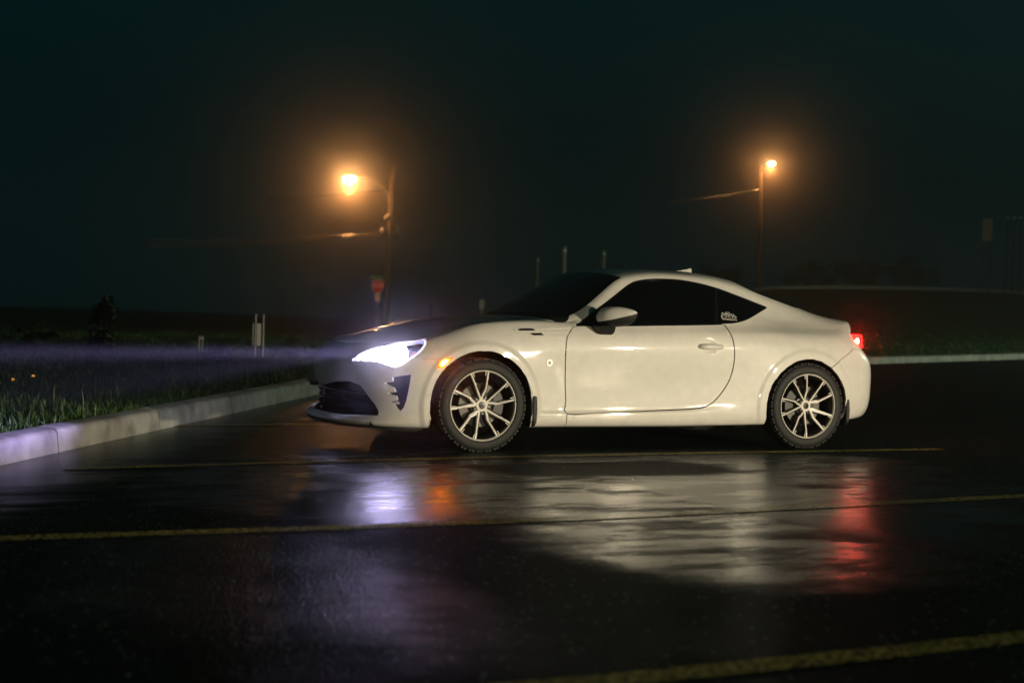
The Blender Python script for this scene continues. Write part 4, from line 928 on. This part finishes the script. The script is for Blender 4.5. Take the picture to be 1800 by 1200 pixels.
# ------------------------------------------------------------------ street lamps on their poles
SOD = (1.0, .31, .065)
WOOD = mat('weathered_pole', (.15, .12, .09), .85, bump=(9, .5, .02)); GALV = mat('galvanised_metal', (.55, .55, .53), .5, .3); LENS = mat('sodium_lens', (.9, .8, .6), .3, emit=(1, .50, .17), es=170)
def lamp_pole(label, base_px, d, top_px, arm_px, head_px, power, head_s):
    b = at_depth(*base_px, d); gz = float(terrain(b[0], b[1])); t = at_depth(*top_px, d); root = empty('street_lamp', (b[0], b[1], gz)); tag(root, label, 'street lamp', 'street lamps in the mist')
    R = lambda P: Vector(P)-Vector((b[0], b[1], gz))
    tp = R(t); bm = bmesh.new(); tube(bm, [(0, 0, -.3), (tp.x*.5, tp.y*.5, tp.z*.5), tp], [.16, .14, .11], 12); link_bm('pole', bm, WOOD, root, True)
    A = [R(at_depth(px, py, dd)) for px, py, dd in arm_px]; bm = bmesh.new(); tube(bm, smooth_poly([tuple(a) for a in A], 4, False), .045, 8); link_bm('lamp_arm', bm, GALV, root, True)
    h = R(at_depth(*head_px)); ax = (A[-1]-A[-2]); ax.z = 0; ax.normalize(); bm = bmesh.new()
    ang = math.atan2(ax.y, ax.x)
    prf = [(-.40, .05), (-.34, .075), (-.1, .13), (.15, .15), (.33, .12), (.40, .06)]; V = []
    for x, r_ in prf: V.append([bm.verts.new((x, r_*1.1*math.cos(a), max(-.02, r_*math.sin(a))+.03)) for a in np.linspace(0, 2*math.pi, 13)[:-1]])
    for p, q in zip(V, V[1:]):
        for k in range(12): bm.faces.new((p[k], p[(k+1) % 12], q[(k+1) % 12], q[k]))
    bm.faces.new(V[0]); bm.faces.new(V[-1][::-1]); hd = link_bm('lamp_head', bm, GALV, root, True); hd.location = h+Vector((0, 0, .06)); hd.rotation_euler = (0, 0, ang)
    bm = bmesh.new(); bmesh.ops.create_uvsphere(bm, u_segments=16, v_segments=10, radius=.5); bmesh.ops.scale(bm, verts=bm.verts, vec=(head_s, head_s*.62, head_s*.62)); ln_ = link_bm('lamp_lens', bm, LENS, hd, True); ln_.location = (.05, 0, -.07)
    l = lamp('lamp_light', 'POINT', (b[0]+h.x, b[1]+h.y, gz+h.z-.42), power, SOD, radius=.12); return root, R, tp
r1_, R1, tp1 = lamp_pole('street lamp on the pole behind the stop sign', (676, 588), 70, (690.5, 296), [(687, 360, 70), (678, 336, 70), (660, 319, 69.8), (640, 312, 69.5), (628, 312.5, 69.3)], (616, 315, 69.2), 230, .66)
for z0, x_ in ((4.6, .5), (5.0, .45)):
    bm = bmesh.new(); f_ = z0/tp1.z; box(bm, (tp1.x*f_, tp1.y*f_, z0), (.9, .10, .10)); link_bm('crossarm', bm, WOOD, r1_)
for px, py in ((672, 412), (699, 409.5)):
    bm = bmesh.new(); lathe(bm, [(.0001, 0), (.10, 0), (.13, .12), (.09, .30), (.0001, .34)], 12, 'Z'); o = link_bm('insulator', bm, GALV, r1_, True); o.location = R1(at_depth(px, py, 69.8))
bm = bmesh.new(); lathe(bm, [(.0001, 0), (.12, 0), (.16, .25), (.12, .36), (.0001, .40)], 12, 'Z'); o = link_bm('lamp_photocell', bm, GALV, r1_, True); o.location = R1(at_depth(676, 386, 69.6)); o.rotation_euler = (.2, .9, 0)
r2_, R2, tp2 = lamp_pole('far street lamp above the lit road edge on the hill', (1335, 512), 94, (1338, 292), [(1337, 330, 94), (1338.5, 308, 94), (1342, 296, 93.8), (1348, 290, 93.6)], (1355, 288, 93.5), 140, .46)
WIRE = mat('wet_cable', (.45, .43, .40), .16, .8)
def cable(label, pts, r_, grp='overhead cables'):
    bm = bmesh.new(); tube(bm, smooth_poly([tuple(at_depth(*p)) for p in pts], 6, False), r_, 6); o = link_bm('power_cable', bm, WIRE, None, True); tag(o, label, 'cable', grp)
cable('upper strand of the lit cables left of the lamp pole', [(250, 421, 66), (420, 422, 67.5), (560, 414.5, 69), (640, 410, 69.5), (672, 407, 69.8)], .028)
cable('thick middle cable strand glinting under the left lamp', [(250, 427, 66), (420, 427, 67.5), (560, 418, 69), (640, 413.5, 69.5), (672, 410, 69.8)], .040)
cable('lowest strand of the lit cables left of the lamp pole', [(250, 434, 66), (420, 432, 67.5), (560, 421.5, 69), (640, 416.5, 69.5), (680, 412, 69.8)], .024)
cable('short cable passing just below the bright lamp head', [(470, 349, 68), (560, 345, 68.8), (612, 340.5, 69), (660, 336, 69.6), (689, 332, 70)], .022)
cable('cable running from the far right lamp pole to the left', [(1180, 356, 88), (1262, 345.5, 92), (1300, 339, 93.4), (1336, 334, 94)], .05)

# ------------------------------------------------------------------ signs and posts
WHITE = mat('sign_white', (.70, .69, .64), .5); RED = mat('sign_red', (.42, .025, .03), .45); GREEN = mat('street_name_green', (.03, .16, .08), .45); TAN = mat('sign_amber', (.72, .42, .10), .5)
def face_frame(px, py, d):
    p = at_depth(px, py, d); to = Vector((CAM[0]-p[0], CAM[1]-p[1], 0)).normalized(); return Vector(p), math.atan2(to.y, to.x)+math.pi/2
def text(name, body_, size, m, parent, loc):
    cu = bpy.data.curves.new(name, 'FONT'); cu.body = body_; cu.size = size; cu.align_x = 'CENTER'; cu.align_y = 'CENTER'; cu.extrude = .002
    o = bpy.data.objects.new(name, cu); C.objects.link(o); bpy.context.view_layer.update()
    me = bpy.data.meshes.new_from_object(o.evaluated_get(bpy.context.evaluated_depsgraph_get())); bpy.data.objects.remove(o); me.materials.clear(); me.materials.append(m)
    q = bpy.data.objects.new(name, me); C.objects.link(q); q.parent = parent; q.location = loc; q.rotation_euler = (math.pi/2, 0, 0); return q
def post_root(name, px, py, d, label, cat, group=None):
    p, a = face_frame(px, py, d); z = float(terrain(p.x, p.y)); r_ = empty(name, (p.x, p.y, z), None, (0, 0, a)); tag(r_, label, cat, group); return r_, p.z-z
# stop sign
d = 73.5; s_ = d/F_PX
r_, hz = post_root('stop_sign', 664, 503, d, 'red stop sign with street name plates on top, left of the lamp pole', 'sign')
bm = bmesh.new(); tube(bm, [(0, .03, -.2), (0, .03, hz+.42)], .03, 8); link_bm('post', bm, GALV, r_)
oct_ = lambda R: [(R*math.cos(math.radians(22.5+45*k)), R*math.sin(math.radians(22.5+45*k))+hz) for k in range(8)]
bm = bmesh.new(); prism(bm, oct_(.345), -.004, .004); link_bm('sign_border', bm, WHITE, r_)
bm = bmesh.new(); prism(bm, oct_(.325), -.010, -.0045); pl = link_bm('sign_plate', bm, RED, r_); text('lettering', 'STOP', .27, WHITE, pl, (0, -.014, hz))
bm = bmesh.new(); box(bm, (0, 0, 523.5*0+hz-.55), (.25, .012, .42)); link_bm('tab_plate', bm, WHITE, r_)
bm = bmesh.new(); box(bm, (0, -.008, hz-.47), (.10, .006, .07)); box(bm, (0, -.008, hz-.62), (.03, .006, .10)); link_bm('tab_symbol', bm, RED, r_)
bm = bmesh.new(); box(bm, (-.18, 0, hz+.46), (.42, .012, .14)); link_bm('name_plate', bm, GREEN, r_)
bm = bmesh.new(); box(bm, (.22, .02, hz+.45), (.34, .012, .13)); link_bm('name_plate', bm, GREEN, r_)
# small signs and bare posts
r_, hz = post_root('marker_sign', 847, 535, 72, 'narrow pale sign with an amber mark, left of the windscreen', 'sign')
bm = bmesh.new(); tube(bm, [(0, .03, -.2), (0, .03, hz+.25)], .03, 8); link_bm('post', bm, GALV, r_)
bm = bmesh.new(); box(bm, (0, 0, hz), (.25, .012, .46)); link_bm('sign_plate', bm, WHITE, r_); bm = bmesh.new(); box(bm, (.01, -.01, hz+.08), (.07, .006, .14)); link_bm('amber_mark', bm, TAN, r_)
def post(px, ytop, d, wdt, label, m, name='post'):
    r_, hz = post_root(name, px, ytop, d, label, 'post', 'bare posts')
    bm = bmesh.new(); lathe(bm, [(wdt/2, -.3), (wdt/2, hz-.03), (wdt/2-.012, hz), (.0001, hz)], 12, 'Z'); link_bm('shaft', bm, m, r_, angle=40)
    bm = bmesh.new(); lathe(bm, [(wdt/2+.006, hz-.16), (wdt/2+.006, hz-.10)], 12, 'Z'); link_bm('band', bm, GALV, r_)
PW = mat('pale_timber', (.17, .16, .13), .8)
post(758.5, 527, 71, .14, 'short amber lit post between stop sign and windscreen', PW, 'timber_post')
post(991.5, 433, 44, .14, 'tall grey post rising above the windscreen', PW, 'timber_post'); post(1061, 440, 54, .14, 'fainter tall grey post above the car roof', PW, 'timber_post'); post(945, 452, 62, .12, 'faintest grey post left of the tall ones', PW, 'timber_post')
post(731, 557, 40, .07, 'small post end just above the bonnet', PW, 'timber_post')
d = 20.8; r_, hz = post_root('board_sign', 456, 588, d, 'white board held between two thin steel posts on the grass', 'sign'); k_ = d/F_PX
for x_, yt in ((449.5, 552), (463, 552)):
    bm = bmesh.new(); box(bm, ((x_-456)*k_, 0, (hz+(588-yt)*k_-.1)/2), (.017, .03, hz+(588-yt)*k_+.1)); link_bm('post', bm, GALV, r_)
bm = bmesh.new(); box(bm, (-.8*k_, -.022, hz), (7*k_, .012, 39*k_)); link_bm('board', bm, WHITE, r_); bm = bmesh.new(); box(bm, (-10.7*k_, .02, hz), (1.6*k_, .10, 40*k_)); link_bm('board_edge', bm, GALV, r_)
d = 24.0; r_, hz = post_root('board_sign', 354, 590, d, 'thin short post pair further left on the grass', 'post')
for x_ in (-.03, .022): bm = bmesh.new(); box(bm, (x_, 0, (hz-.1)/2), (.016, .03, hz+.1)); link_bm('shaft', bm, GALV, r_)
bm = bmesh.new(); box(bm, (0, 0, hz-.04), (.07, .02, .03)); link_bm('cap', bm, GALV, r_)
for px, py, d, lb in ((58.5, 661, 15.2, 'small amber glint on a stake in the grass, the brighter one'), (23, 667, 14.6, 'small dim amber glint on a stake at the left end of the grass')):
    r_, hz = post_root('glint_marker', px, py, d, lb, 'marker glint', 'amber glints in the grass')
    bm = bmesh.new(); tube(bm, [(0, .01, -.1), (0, .01, hz)], .008, 6); link_bm('stake', bm, BLACKM, r_)
    bm = bmesh.new(); lathe(bm, [(.0001, -.012), (.012, -.010), (.016, 0), (.0001, .008)], 14); link_bm('lens', bm, mat('amber_marker', (.5, .2, .03), .3, emit=(1, .42, .08), es=.9), r_, loc=(0, 0, hz))  # weak glow added to the lens for the amber glint
# a board and thin poles, hardly seen through the mist
r_, hz = post_root('far_board', 1736, 404, 96, 'faint tall board in the mist near the right edge', 'sign'); k_ = 96/F_PX
bm = bmesh.new(); box(bm, (0, 0, hz), (17*k_, .08, 40*k_)); link_bm('panel', bm, mat('weathered_board', (.30, .26, .20), .8), r_)
for x_ in (-6, 6): bm = bmesh.new(); box(bm, (x_*k_, .08, hz/2-.1), (.08, .08, hz+.2)); link_bm('leg', bm, BLACKM, r_)
for px, lb in ((1771, 'first thin pole right of the faint board'), (1783, 'middle thin pole right of the faint board'), (1795, 'last thin pole at the right edge beyond the board')):
    r_, hz = post_root('thin_pole', px, 384, 98, lb, 'pole', 'thin poles in the mist')
    bm = bmesh.new(); lathe(bm, [(.06, -.3), (.05, hz), (.0001, hz)], 8, 'Z'); link_bm('shaft', bm, BLACKM, r_); bm = bmesh.new(); box(bm, (0, 0, hz+.05), (.16, .16, .10)); link_bm('cap', bm, GALV, r_)

# ------------------------------------------------------------------ low beams of the coupe
def beam(pos, power, tgt, sharp):
    o = lamp('low_beam', 'SPOT', pos, power, (.48, .39, 1.0), tgt, .02, 46, .6); l = o.data; l.use_nodes = True; N = l.node_tree.nodes; L = l.node_tree.links
    em = N['Emission']; g = N.new('ShaderNodeNewGeometry'); sp = N.new('ShaderNodeSeparateXYZ'); L.new(g.outputs['Incoming'], sp.inputs[0])
    rp_ = N.new('ShaderNodeValToRGB'); cr = rp_.color_ramp; cr.interpolation = 'LINEAR'
    mr = N.new('ShaderNodeMapRange'); mr.inputs['From Min'].default_value = -.30; mr.inputs['From Max'].default_value = .10; L.new(sp.outputs[2], mr.inputs['Value'])
    # projector cut-off: nothing above the horizontal, strongest just below it
    fl = N.new('ShaderNodeMath'); fl.operation = 'MULTIPLY'; fl.inputs[1].default_value = BEAM_SIGN; L.new(sp.outputs[2], fl.inputs[0]); L.new(fl.outputs[0], mr.inputs['Value'])
    e = cr.elements; e[0].position = 0; e[0].color = (.002, .002, .002, 1); e[1].position = 1; e[1].color = (0, 0, 0, 1)
    for ps, v in ((.10, .004), (.25, .012), (.40, .17), (.52, .08), (.60, .06), (.66, .22), (.72, 1.0), (.738, 1.0), (.752, 0)):
        q = e.new(ps); q.color = (v, v, v, 1)
    L.new(mr.outputs[0], rp_.inputs[0]); L.new(rp_.outputs[0], em.inputs['Strength']); return o
BEAM_SIGN = 1.0
for y in (-.62, .62):
    for z in (.625, .645, .662):
        beam((-.815 if abs(y) < .63 else -.78, y, z), 20000 if y < 0 else 1600, (-6, y*1.2, z-.12), .01)

# ------------------------------------------------------------------ mist
bm = bmesh.new(); box(bm, (45, 60, 15.4), (330, 330, 33.2)); hz_ = link_bm('haze', bm, None); hz_['kind'] = 'stuff'
hm = bpy.data.materials.new('mist'); hm.use_nodes = True; hn = hm.node_tree.nodes; hn.remove(hn['Principled BSDF']); ad = hn.new('ShaderNodeAddShader')
for k, (den, g_) in enumerate(((.0060, .980), (.0006, .10))):     # fog droplets: a strong forward lobe over a weak even one
    pv_ = hn.new('ShaderNodeVolumePrincipled'); pv_.inputs['Color'].default_value = (.98, .92, .88, 1) if k == 0 else (.34, .88, .92, 1); pv_.inputs['Density'].default_value = den; pv_.inputs['Anisotropy'].default_value = g_
    hm.node_tree.links.new(pv_.outputs[0], ad.inputs[k])
hm.node_tree.links.new(ad.outputs[0], hn['Material Output'].inputs['Volume']); hz_.data.materials.append(hm)
